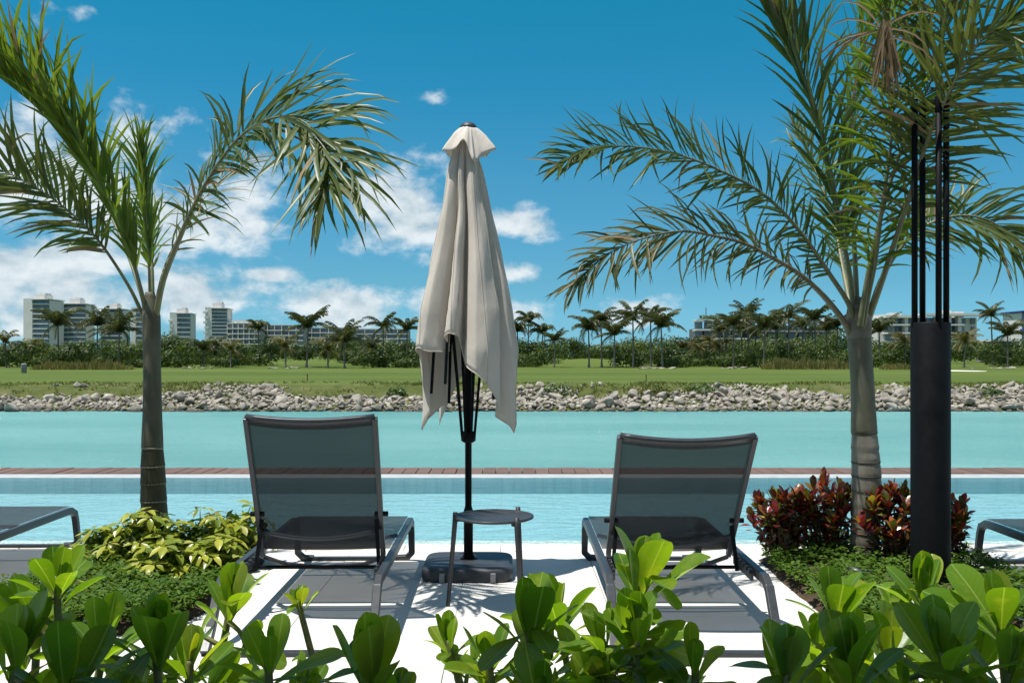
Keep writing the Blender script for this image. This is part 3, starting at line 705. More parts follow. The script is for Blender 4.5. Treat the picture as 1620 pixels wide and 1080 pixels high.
woodland()

# ================================================================== BUILDINGS
def tower(name, label, px0, px1, py_top, Y, floors, depth=16, side=None, ang=0.0, fh=3.25, bays=3, slabm='slab', wallm='white_wall', over=.9, pent=True, curve=False, cat='building', roofm=None):
    """a block whose facade faces the camera; side = px width of a blank white fin on the left"""
    k = Y/FPX; x0, x1 = (px0-HX)*k, (px1-HX)*k; ztop = CH+(HY-py_top)*k; zb = far_z(x0, Y)-1
    w = x1-x0; root = empty(name, ((x0+x1)/2, Y, zb), ang); H = ztop-zb
    fh = H/floors if floors*fh < H*.8 or floors*fh > H*1.25 else fh
    mb = MB(); mb.box((0, depth/2+.6, H/2-.2), (w*.94, depth, H-.4)); mb.build('wall', M[wallm], root)
    glm = {}
    fin = 0
    if side:
        fin = side*k; mb = MB(); mb.box((-w/2+fin/2, depth/2-.6, H/2+.4), (fin, depth+2, H+.8)); mb.build('side_wall', M['white_wall'], root)
    gx0, gx1 = -w/2+fin+.3, w/2-.6; bw = (gx1-gx0)/bays
    g = MB(); g.box((0,0,0), (bw-.5, .5, fh*.62)); gme = g.mesh('window', M['glass'])
    s = MB(); s.box((0,0,0), (gx1-gx0+over, 2.6, fh*.2)); sme = s.mesh('floor_slab', M[slabm])
    rl = MB(); rl.box((0,0,0), (gx1-gx0+over*.8, .12, fh*.26)); rme = rl.mesh('railing', M['glass'])
    nf = int(H/fh)
    for f in range(nf):
        z = H-fh*(f+1)
        if z < 0: break
        obj('floor_slab', sme, root, 0, ((gx0+gx1)/2, -.3, z+fh*.08))
        if wallm != 'x': obj('railing', rme, root, 0, ((gx0+gx1)/2, -1.5, z+fh*.31))
        for b in range(bays): obj('window', gme, root, 0, (gx0+bw*(b+.5), .42, z+fh*.55))
    mb = MB(); mb.box(((gx0+gx1)/2, depth/2-.8, H+.15), (gx1-gx0+over*2, depth+3.2, .5)); mb.build('roof', M[roofm or 'white_wall'], root)
    if pent:
        mb = MB(); mb.box((-w*.04, depth/2, H+2.0), (w*.42, depth*.6, 3.2)); mb.box((w*.05, depth/2, H+4), (w*.2, depth*.4, 1.2)); mb.build('penthouse', M['white_wall'], root)
    tag(root, label, cat)
    return root
def balcony_side(root, x, n, fh, H, w=2.2):
    b = MB(); b.box((0,0,0), (w, 3.0, fh*.36)); me = b.mesh('balcony', M['white_wall'])
    for f in range(n):
        z = H-fh*(f+.6)
        if z > 0: obj('balcony', me, root, 0, (x+(.4 if f % 2 else -.3), -.8, z))
def buildings():
    tower('apartment_tower', 'leftmost tower with a blank pale side wall and blue glass front', 38, 80, 474, 620, 13, side=15, ang=-.12, bays=3)
    tower('apartment_tower', 'second tower from the left with banded blue glass balconies', 98, 136, 481, 640, 13, bays=4, ang=.08)
    tower('apartment_tower', 'third tower from the left behind the windswept palm crowns', 159, 194, 489, 680, 13, bays=3, ang=.05)
    tower('apartment_tower', 'narrow white tower right behind the near left palm trunk', 209, 226, 488, 660, 13, bays=1, side=7, pent=False)
    t = tower('apartment_tower', 'lone short tower between the left palm trunk and slim tower', 270, 302, 496, 640, 11, bays=3, side=11, ang=.12)
    balcony_side(t, -6.2, 10, 3.25, 27)
    t = tower('apartment_tower', 'slim tall white tower attached to the long apartment block', 326, 360, 488, 600, 14, bays=3, side=10, ang=.10)
    balcony_side(t, -6.4, 13, 3.25, 31, 2.6)
    # long block as three receding wings of one building
    k = 600/FPX
    root = empty('apartment_block', ((450-HX)*k, 600, far_z(0, 600)-1))
    segs = [(360,412,512,600,6,True), (412,480,515,612,6,False), (480,560,519,628,6,False), (560,646,521,645,5,False)]
    for (a, b, pt, Y, nb, tooth) in segs:
        kk = Y/FPX; x0, x1 = (a-HX)*kk-root.location.x, (b-HX)*kk-root.location.x; H = CH+(HY-pt)*kk-root.location.z; y = Y-600; w = x1-x0; cx = (x0+x1)/2
        mb = MB(); mb.box((cx, y+7, H/2-.2), (w, 12, H-.4)); wall = mb.build('wing', M['grey_wall'], root)
        fh = 3.3; bw = w/nb
        g = MB(); g.box((0,0,0), (bw-.6,.4,fh*.66)); gme = g.mesh('window', M['glass'])
        s = MB(); s.box((0,0,0), (w+.04,2.4,fh*.2)); sme = s.mesh('floor_slab', M['white_wall'])
        p = MB(); p.box((0,0,0), (.35,2.2,fh*.75)); pme = p.mesh('partition', M['white_wall'])
        for f in range(int(H/fh)):
            z = H-fh*(f+1)
            obj('floor_slab', sme, root, 0, (cx, y-.4, z+fh*.06))
            for j in range(nb):
                obj('window', gme, root, 0, (x0+bw*(j+.5), y+.85, z+fh*.55))
                if f < 5: obj('partition', pme, root, 0, (x0+bw*(j+.02), y-.3, z+fh*.55))
        mb = MB(); mb.box((cx, y+6, H+.3), (w, 14, .6)); mb.build('roof', M['white_wall'], root)
        if tooth:
            for j in range(6): mb = MB(); mb.box((x0+w*(j+.5)/6, y+2, H+1.4), (w/11, 4, 2.2)); mb.build('roof_turret', M['white_wall'], root)
    tag(root, 'long stepped apartment block with balconies right of the slim tower', 'building')
    # right: dark terraced building
    Y = 320; k = Y/FPX; root = empty('terraced_building', ((1210-HX)*k, Y, far_z(80, Y)))
    X = lambda px: (px-HX)*k-root.location.x
    Z = lambda py: CH+(HY-py)*k-root.location.z
    mb = MB(); mb.box((X(1215), 8, Z(545)/2+Z(505)/2*0+2), (X(1330)-X(1105), 12, Z(512))); mb.build('wall', M['dark_slab'], root)
    for n, (a, b, py) in enumerate([(1098,1176,507),(1098,1180,522),(1098,1182,536),(1180,1335,510),(1180,1335,524),(1180,1335,538)]):
        mb = MB(); mb.box(((X(a)+X(b))/2, -.5+.02*n, Z(py)), (X(b)-X(a), 7, .55)); mb.build('floor_slab', M['slab'] if n < 3 else M['grey_wall'], root)
    for py in (514.5, 529):
        for j in range(5):
            mb = MB(); mb.box((X(1106+j*15), 1.2, Z(py)), (2.7, .4, 2.4)); mb.build('window', M['glass'], root)
    for py in (517, 531):
        for j in range(9):
            mb = MB(); mb.box((X(1190+j*16.5), 1.75, Z(py)), (2.8, .4, 2.3)); mb.build('window', M['glass'], root)
    for a, b, py in ((1222,1242,505),(1262,1276,506),(1300,1330,506)):
        mb = MB(); mb.box(((X(a)+X(b))/2, 1, Z(py)), (X(b)-X(a), 6, .9)); mb.build('roof', M['white_wall'], root)
    rr = random.Random(2); mb = MB()
    for i in range(500):
        c = Vector((rr.uniform(X(1108),X(1152)), rr.uniform(-1,3), Z(506)+rr.random()**1.5*1.6)); u = Vector((rr.gauss(0,1), rr.gauss(0,1), rr.gauss(0,1))).normalized()*.35; v = u.orthogonal()*.6
        mb.add([c-u, c-v, c+u, c+v], [(0,1,2,3)])
    tag(mb.build('roof_planting', M['wood_leaf'], root), kind='stuff')
    mb = MB(); mb.tube([(X(1115),-2,Z(530)),(X(1115),-2,Z(487))], .16, 6); mb.build('mast', M['dark_slab'], root)
    tag(root, 'dark terraced building with planted roof behind the palms at right', 'building')
    # white flats
    Y = 300; k = Y/FPX; root = empty('white_flats', ((1470-HX)*k, Y, far_z(130, Y)))
    X = lambda px: (px-HX)*k-root.location.x
    Z = lambda py: CH+(HY-py)*k-root.location.z
    mb = MB(); mb.box(((X(1392)+X(1550))/2, 8, Z(502)/2), (X(1550)-X(1392), 12, Z(502))); mb.build('wall', M['white_wall'], root)
    for n, (a, b, py, m) in enumerate([(1396,1460,501,'white_wall'),(1458,1554,498,'white_wall'),(1400,1520,514,'white_wall'),(1400,1520,527,'white_wall'),(1400,1555,540,'grey_wall')]):
        mb = MB(); mb.box(((X(a)+X(b))/2, .2+.03*n, Z(py)), (X(b)-X(a), 6, .8 if n < 2 else .45)); mb.build('roof' if n < 2 else 'floor_slab', M[m], root)
    for a, b, t in ((1416,1432,494),(1497,1512,490),(1519,1532,492),(1395,1412,497)):
        mb = MB(); mb.box(((X(a)+X(b))/2, 5, Z(t)-.9), (X(b)-X(a), 4, 1.8)); mb.build('roof_box', M['white_wall'], root)
    for row, py in enumerate((507.5, 520.5, 533.5)):
        for px, w in ((1409,12),(1424,10),(1440,12),(1457,10),(1474,12),(1490,11),(1508,11),(1527,10),(1543,8)):
            if row > 0 and px > 1515: w = 6
            mb = MB(); mb.box((X(px), 1.75, Z(py)), (w*k*.85, .6, 1.75)); mb.build('window', M['glass'], root)
    for px in (1432, 1482, 1500, 1516): mb = MB(); mb.box((X(px), .4, Z(520)), (1.0, 3.0, Z(500)-Z(540)-.4)); mb.build('fin_wall', M['white_wall'], root)
    tag(root, 'white modern flats with overhanging roofs behind the lamp column', 'building')
    # small grey house
    Y = 210; k = Y/FPX; root = empty('small_house', ((1590-HX)*k, Y, far_z(110, Y)))
    X = lambda px: (px-HX)*k-root.location.x
    Z = lambda py: CH+(HY-py)*k-root.location.z
    mb = MB(); mb.box((X(1592), 4, Z(540)/2), (X(1616)-X(1569), 6, Z(540))); mb.build('wall', M['grey_wall'], root)
    mb = MB(); mb.box((X(1592), 3, Z(538.5)), (X(1620)-X(1566), 9, .4)); mb.build('roof', M['white_wall'], root)
    mb = MB(); mb.box((X(1590), 0, Z(552)), (X(1616)-X(1564), 2.4, .3)); mb.build('canopy', M['dark_slab'], root)
    for px in (1576, 1597, 1608):
        mb = MB(); mb.box((X(px), .95, Z(545)), (1.1, .2, 1.1)); mb.build('window', M['glass'], root)
        mb = MB(); mb.box((X(px), .95, Z(557)), (1.2, .2, 1.2)); mb.build('window', M['glass'], root)
    tag(root, 'small two storey grey house behind white rocks at the right edge', 'house')
    t = tower('office_tower', 'blue panelled building cut by the right edge of the view', 1616, 1660, 493, 420, 5, bays=4, wallm='white_wall', slabm='blue_panel', pent=False, roofm='blue_panel')
buildings()

# unseen roof added above and behind the camera to shade the nearest shrubs
def added_shade_roof():
    root = empty('added_shade_roof', (0, -.4, 0))
    b = MB(); b.box((0,-.36,3.32), (11,4.86,.12)); b.build('roof_slab', M['white_wall'], root, bevel=.01)
    for i in range(-7, 8): b = MB(); b.box((i*.75,-.36,3.2), (.09,4.66,.14)); b.build('rafter', M['wood'], root)
    for x in (-5.2, 5.2): b = MB(); b.box((x,-2.4,1.6), (.2,.2,3.2)); b.build('post', M['white_wall'], root, bevel=.01)
    tag(root, 'unseen roof added above the viewpoint to shade the nearest shrubs', 'roof')
added_shade_roof()

# ================================================================== LOUNGERS
def rect_path(mb, pts, w, h, rad=.004):
    """flat bar of width w (x) and thickness h swept along a path in its plane"""
    mb.tube(pts, 1.0, 4, True, (h*.7071, w*.7071), up=None)
def make_lounger(tilt_top, label, name='sun_lounger'):
    """local frame: foot end at +Y, head at -Y, pivot at y=0; tilt_top = (y, z) of the backrest's top edge"""
    root = empty(name); hw = .35; m = M['metal']
    for s in (-1, 1):
        r = MB(); x = s*(hw-.018)
        r.tube([(x,-.555,.225),(x,-.50,.252),(x,.90,.252),(x,.955,.225)], 1, 4, True, (.032*.9, .018*1.3), up=(0,0,1)); r.build('side_rail', m, root, bevel=.004)
        l = MB(); l.tube([(x,-.552,.235),(x,-.585,.19),(x,-.66,.09),(x,-.742,.012)], 1, 4, True, (.024,.02*1.3), up=(0,1,0)); l.build('leg', m, root, bevel=.004)
        l = MB(); l.tube([(x,.950,.24),(x,.975,.18),(x,1.005,.05),(x-s*.03,1.012,.018),(x-s*.09,1.012,.014)], 1, 4, True, (.022,.02*1.3), up=(0,1,0)); l.build('leg', m, root, bevel=.004)
        # toothed plate that holds the prop
        t = MB(); t.box((x-s*.03, -.22, .235), (.012,.34,.03))
        for k in range(5): t.box((x-s*.032, -.36+k*.06, .256), (.014,.022,.02))
        t.build('ratchet_plate', m, root)
    b = MB(); b.box((0,-.744,.012), (2*hw-.07,.04,.022)); b.build('crossbar', m, root, bevel=.003)
    b = MB(); b.box((0,1.012,.013), (2*hw-.2,.036,.024)); b.build('crossbar', m, root, bevel=.003)
    b = MB(); b.tube([(-hw+.03,-.06,.205),(hw-.03,-.06,.205)], .009, 8); b.build('cross_rod', M['black_metal'], root, True)
    b = MB(); b.tube([(-hw+.06,.62,.225),(-.2,.62,.205),(.2,.62,.205),(hw-.06,.62,.225)], .011, 8); b.build('seat_support', m, root, True)
    b = MB(); b.tube([(-hw+.06,.03,.235),(-.18,.05,.19),(0,.05,.178),(.18,.05,.19),(hw-.06,.03,.235)], .011, 8); b.build('seat_support', m, root, True)
    # seat sling, sagging, wrapped at the foot end
    s = MB(); nx, ny = 10, 14
    for j in range(ny+1):
        y = lerp(.02,.94,j/ny)
        for i in range(nx+1):
            u = i/nx*2-1; z = .274-.022*(1-u*u)*(1-(2*j/ny-1)**6)
            s.v.append((u*(hw-.034), y, z))
    for j in range(ny):
        for i in range(nx): s.f.append((j*(nx+1)+i, j*(nx+1)+i+1, (j+1)*(nx+1)+i+1, (j+1)*(nx+1)+i))
    so = s.build('seat', M['seat_sling'], root, True); pass
    # backrest
    ty, tz = tilt_top; base = Vector((0,0,.262)); top = Vector((0,ty,tz)); ax = (top-base); L = ax.length; ax.normalize()
    nrm = Vector((0, ax.z, -ax.y))           # towards the sitter (pool side)
    bw = .2875
    def bp(u, t, bow=0): return base+ax*(L*t)+Vector((u*bw,0,0))-nrm*bow
    for sgn in (-1, 1):
        f = MB(); f.tube([bp(sgn, -.03), bp(sgn, .5), bp(sgn, 1.0)], 1, 4, True, (.016,.021), up=(1,0,0)); f.build('backrest_frame', m, root, bevel=.004)
    tb = MB(); nb = 12; pts = [bp(lerp(-1,1,k/nb), 1.0-.012*(1-(2*k/nb-1)**2), .026*(1-(2*k/nb-1)**2)) for k in range(nb+1)]
    tb.tube(pts, 1, 4, True, (.022,.013), up=tuple(ax)); tb.build('top_bar', m, root, True)
    s = MB(); nx, ny = 12, 12
    for j in range(ny+1):
        t = lerp(.03,.985,j/ny)
        for i in range(nx+1):
            u = i/nx*2-1; k = (1-u*u)
            s.v.append(tuple(base+ax*(L*(t-.012*k*t))+Vector((u*(bw-.012),0,0))-nrm*(.026*k*(.5+.5*t))))
    for j in range(ny):
        for i in range(nx): s.f.append((j*(nx+1)+i, j*(nx+1)+i+1, (j+1)*(nx+1)+i+1, (j+1)*(nx+1)+i))
    s.build('backrest', M['sling'], root, True)
    h = MB()                                    # doubled hem at the top
    for j in (0, 1):
        for i in range(nx+1):
            u = i/nx*2-1; k = 1-u*u; h.v.append(tuple(base+ax*(L*(.95+.04*j-.012*k))+Vector((u*(bw-.013),0,0))-nrm*(.026*k+.004)))
    h.f = [(i, i+1, nx+2+i, nx+1+i) for i in range(nx)]
    h.build('hem', M['seat_sling'], root, True)
    br = MB(); br.tube([bp(lerp(-1,1,k/10), .20-.03*(1-(2*k/10-1)**2), .02+.045*(1-(2*k/10-1)**2)) for k in range(11)], .011, 8); br.build('back_brace', m, root, True)
    for sgn in (-1, 1):
        p = MB(); a = bp(sgn*.93, .27, .012); p.tube([a, Vector((sgn*.285, a.y-.04, .215))], 1, 4, True, (.012,.010)); p.build('prop', M['black_metal'], root)
        k = MB(); k.tube([bp(sgn*.9,.30,0), bp(sgn*1.12,.30,0)], .012, 8); k.build('hinge_knob', M['black_metal'], root, True)
    tag(root, label, 'sun lounger', 'sun loungers by the pool'); return root
def loungers():
    def put(o, x, yoff, rz=0): o.location = (x, 4.49+yoff, 0); o.rotation_euler = (0,0,rz)
    put(make_lounger((-.30,.925), 'charcoal sling lounger left of the parasol, backrest more upright'), -.905, 0.0, R(.8))
    put(make_lounger((-.50,.858), 'charcoal sling lounger right of the parasol, backrest further reclined'), .75, 0.0, R(-.4))
    flat = make_lounger((-.60,.75), 'dark lounger cut by the left edge of the picture'); put(flat, -3.02, .36, R(1.5))
    c = copy_tree(flat); c['label'] = 'dark lounger cut by the right edge beyond the lamp column'; put(c, 3.0, -.09, R(-1))
loungers()

# ================================================================== SIDE TABLE
def side_table():
    cx, cy = -.085, 4.5; root = empty('side_table', (cx, cy, 0)); m = M['table']
    t = MB(); t.lathe([(.001,.424),(.180,.424),(.188,.427),(.190,.432),(.188,.437),(.176,.438),(.172,.434),(.001,.434)], seg=64, close=False); t.build('table_top', m, root, True)
    for a in (182, 305, 52):
        c, s = math.cos(R(a)), math.sin(R(a)); l = MB()
        l.tube([(c*.186,s*.186,.452),(c*.189,s*.189,.40),(c*.222,s*.222,.004)], [.0125,.0125,.010], 12); leg = l.build('leg', m, root, True)
        b = MB(); b.box((c*.172, s*.172, .416), (.034,.018,.014), Matrix.Rotation(R(a),3,'Z')); b.build('bracket', m, leg)
    tag(root, 'small round dark steel side table in front of the parasol pole', 'side table')
side_table()

# ================================================================== PARASOL
def parasol():
    Y0 = 5.16; X0 = (741-HX)/FPX*Y0; root = empty('closed_parasol', (X0, Y0, 0))
    Z = lambda py: CH-(py-HY)/FPX*Y0
    # base: rounded slab
    bs = MB(); NS = 64
    rings = [(0,.002),(.235,.002),(.243,.008),(.246,.02),(.246,.052),(.243,.064),(.236,.072),(.222,.077),(.20,.079),(.10,.083),(0,.084)]
    for r, z in rings:
        for k in range(NS):
            a = 2*math.pi*k/NS; ca, sa = math.cos(a), math.sin(a); q = (abs(ca)**7+abs(sa)**7)**(-1/7)
            bs.v.append((max(r,.001)*ca*q, max(r,.001)*sa*q*.95, z))
    for j in range(len(rings)-1):
        for k in range(NS): k2 = (k+1) % NS; bs.f.append((j*NS+k, j*NS+k2, (j+1)*NS+k2, (j+1)*NS+k))
    me = bs.mesh('base', M['base_plastic'], True)
    base = obj('base', me, root, 0, (0,.02,0))
    for sx in (-.13, .14):
        b = MB(); b.box((sx, -.232, .030), (.028,.022,.05)); b.build('clip', M['grey_plastic'], base, bevel=.003)
    b = MB(); b.lathe([(.05,.076),(.05,.084),(.036,.088),(.034,.10)], seg=24); b.build('collar', M['black_metal'], base, True)
    p = MB(); p.lathe([(.0255,.07),(.0255,Z(806)),(.021,Z(803)),(.0185,Z(800))], seg=20); p.build('lower_pole', M['black_metal'], root, True)
    p = MB(); p.lathe([(.0185,Z(806)),(.0185,Z(205))], seg=18); p.build('pole', M['black_metal'], root, True)
    fn = MB(); fn.lathe([(.012,Z(212)),(.046,Z(206)),(.048,Z(202)),(.040,Z(198)),(.030,Z(195.5)),(.012,Z(193.5)),(.001,Z(193))], seg=24); fn.build('finial', M['base_plastic'], root, True)
    # runner hub
    h = MB(); h.lathe([(.024,Z(700)),(.040,Z(697)),(.042,Z(686)),(.030,Z(682))], seg=18); h.build('runner', M['black_metal'], root, True)
    # canopy: closed cloth hanging in deep folds
    hem = [(-180,560),(-165,552),(-150,550),(-138,556),(-126,556),(-117,534),(-108,528),(-98,531),(-94,560),(-86,580),(-74,592),(-62,606),(-48,630),(-34,652),(-22,670),(-13,684),(-6,664),(6,640),(18,615),(40,600),(60,585),(80,575),(100,600),(116,650),(126,676),(140,640),(152,668),(162,682),(172,640),(180,560)]
    fold = [(-180,.95),(-165,1.06),(-150,1.12),(-138,1.06),(-128,.80),(-122,.52),(-118,.60),(-112,.94),(-104,1.0),(-97,.92),(-91,.55),(-87,.42),(-82,.78),(-72,1.0),(-58,1.04),(-46,1.0),(-36,.98),(-27,.78),(-18,1.06),(-4,1.14),(10,1.0),(28,.55),(50,1.05),(72,1.1),(92,.55),(112,1.05),(128,1.12),(142,.6),(154,1.02),(166,1.05),(174,.8),(180,.95)]
    NA, NZ = 232, 44; c = MB()
    def rad(t): return interp(t, [(0,.044),(.08,.066),(.16,.090),(.35,.128),(.6,.186),(.82,.236),(1.0,.258)])
    for j in range(NZ+1):
        for i in range(NA):
            a = -180+360*i/NA; hz = interp(a, hem); py = lerp(214, hz, (j/NZ)); t = (py-214)/(555-214)
            k = min(1, t*2.2+.15); f = 1+(interp(a+5*math.sin(py*.013), fold)-1)*(.45+.55*k)
            low = max(0, t-1)*.30
            r = rad(min(t, 1))*f*(1-low*.55)
            r += .004*math.sin(a*.11+py*.05)+.006*noise.noise(Vector((math.cos(R(a))*2.2, math.sin(R(a))*2.2, py*.018)))
            tw = R(a)+.03*math.sin(py*.012)
            sway = Vector((-.020+.004*t+.012*noise.noise(Vector((0,py*.01,4))), 0, 0))
            c.v.append(tuple(Vector((r*math.cos(tw), r*math.sin(tw)*.92, Z(py)))+sway))
    for j in range(NZ):
        for i in range(NA):
            b = (i+1) % NA; c.f.append((j*NA+i, (j+1)*NA+i, (j+1)*NA+b, j*NA+b))
    cn = c.build('canopy', M['canvas'], root, True); s = cn.modifiers.new('thick', 'SOLIDIFY'); s.thickness = .0022
    # stitched hem band
    e = MB()
    for i in range(NA):
        a = -180+360*i/NA; q = Vector(c.v[NZ*NA+i]); e.v.append(tuple(q*1.0)); 
    hb = MB(); pts = [Vector(v) for v in e.v]; pts.append(pts[0]); hb.tube(pts, .0028, 5, False); hb.build('hem', M['canvas'], cn, True)
    for a in (-150, -104, -62, -36, -10, 50, 72, 112, 154):      # panel seams
        i = int((a+180)/360*NA); sm = MB(); pts = []
        for j in range(0, NZ+1, 2):
            q = Vector(c.v[j*NA+i]); pts.append(q+Vector((q.x, q.y, 0)).normalized()*.0008)
        sm.tube(pts, .0019, 5, False); sm.build('seam', M['canvas_seam'], cn, True)
    # vent skirt on top
    vhem = [(-180,236),(-160,240),(-140,246),(-125,241),(-112,230),(-100,227),(-90,236),(-80,258),(-72,264),(-64,262),(-50,252),(-35,246),(-20,240),(0,236),(30,246),(60,240),(90,250),(120,240),(150,246),(180,236)]
    vr = [(-180,.125),(-162,.138),(-149,.166),(-136,.13),(-115,.106),(-100,.106),(-84,.118),(-75,.136),(-66,.110),(-45,.118),(-28,.148),(-18,.168),(-8,.14),(20,.11),(60,.15),(100,.11),(140,.13),(180,.125)]
    v = MB(); n2 = 9; NB = 150
    for j in range(n2+1):
        t = j/n2
        for i in range(NB):
            a = -180+360*i/NB; py = lerp(202, interp(a, vhem), t**1.15); r = lerp(.040, interp(a, vr), t**.85)+.004*noise.noise(Vector((a*.05, t*3, 9)))
            v.v.append((r*math.cos(R(a)), r*math.sin(R(a)), Z(py)))
    for j in range(n2):
        for i in range(NB):
            b = (i+1) % NB; v.f.append((j*NB+i, (j+1)*NB+i, (j+1)*NB+b, j*NB+b))
    vo = v.build('vent', M['canvas'], root, True); s = vo.modifiers.new('thick', 'SOLIDIFY'); s.thickness = .0022
    # ribs (inside the cloth) and struts from the runner
    for a, tip, r1 in ((-168,622,.205),(-128,606,.19),(-14,655,.225),(-45,628,.20),(40,600,.18),(80,575,.16),(105,585,.15),(128,640,.19)):
        ca, sa = math.cos(R(a)), math.sin(R(a)); rb = MB()
        rb.tube([(ca*.03,sa*.03,Z(230)),(ca*.10,sa*.10,Z(380)),(ca*r1*.92,sa*r1*.92,Z(545)),(ca*r1,sa*r1,Z(tip))], 1, 4, True, (.011,.008)); rib = rb.build('rib', M['black_metal'], root)
    for a in (-160,-112,-62,-20,25,70,115,160):
        ca, sa = math.cos(R(a)), math.sin(R(a)); st = MB()
        st.tube([(ca*.036,sa*.036,Z(690)),(ca*.062,sa*.062,Z(610)),(ca*.10,sa*.10,Z(500))], 1, 4, True, (.010,.008)); st.build('strut', M['black_metal'], root)
    tag(root, 'closed beige canvas parasol on black pole between the two loungers', 'parasol')
parasol()

# ================================================================== LAMP COLUMN
def lamp_column():
    Y = 4.74; X = (1472-HX)/FPX*Y; root = empty('lamp_column', (X, Y, 0)); m = M['black_metal']
    zt = CH+(HY-510)/FPX*Y; zr = CH+(HY-158)/FPX*Y
    b = MB(); b.lathe([(.0945,.0),(.0945,zt-.006),(.09,zt),(.001,zt)], seg=40, close=False); b.build('column', m, root, True)
    b = MB(); b.lathe([(.125,.02),(.125,.055),(.094,.06)], seg=32); b.build('base_flange', m, root, True)
    for a in (3, 93, 183, 273):
        c, s = math.cos(R(a))*.082, math.sin(R(a))*.082
        r = MB(); r.tube([(c,s,zt-.02),(c,s,zr-.08)], .0150, 12); rod = r.build('rod', m, root, True)
        r = MB(); r.lathe([(.015,zr-.085),(.0175,zr-.08),(.0175,zr-.01),(.013,zr)], (c,s,0), 14); r.build('cap', m, rod, True)
    tag(root, 'thick black lamp column topped by four slim rods in right bed', 'lamp column')
    p = P(1356, 921, 4.80); root = empty('garden_spotlight', (p.x, p.y, 0.03))
    b = MB(); b.tube([(0,0,.0),(0,0,.05)], .008, 8); b.build('spike', M['black_metal'], root)
    b = MB(); b.tube([(-.05,0,.075),(.06,-.02,.05)], [.026,.028], 16); b.build('housing', M['metal'], root, True)
    tag(root, 'small grey spotlight lying in the ground cover beside lamp column', 'spotlight')
lamp_column()

# ================================================================== NEAR PALMS
def leaflet_geo(p0, d, nrm, L, W, droop, rr, n=5, fold=.35, curl=0):
    d = d.normalized(); pts = [p0.copy()]; dirs = []; p = p0.copy()
    for i in range(n):
        dirs.append(d.copy()); p = p+d*(L/n); pts.append(p.copy())
        d = (d+Vector((curl*.12, 0, -droop*(i+1)/n))).normalized()
    dirs.append(d)
    prof = [.35,.9,1.0,.85,.55,.0] if n == 5 else [.4+.6*math.sin(math.pi*min(1, i/n*1.1+.05)) for i in range(n)]+[0]
    vs, fs = [], []
    for i in range(n+1):
        side = dirs[i].cross(nrm)
        if side.length < 1e-3: side = dirs[i].orthogonal()
        side.normalize(); up = side.cross(dirs[i]); w = W*prof[i]
        if i == n: vs.append(pts[i])
        else: vs += [pts[i]-side*w+up*w*fold, pts[i], pts[i]+side*w+up*w*fold]
    for i in range(n-1):
        a = i*3; fs += [(a,a+1,a+4,a+3), (a+1,a+2,a+5,a+4)]
    a = (n-1)*3; fs += [(a,a+1,a+3), (a+1,a+2,a+3)]
    return vs, fs
def proj(v):
    return (HX+v.x/v.y*FPX, HY-(v.z-CH)/v.y*FPX)
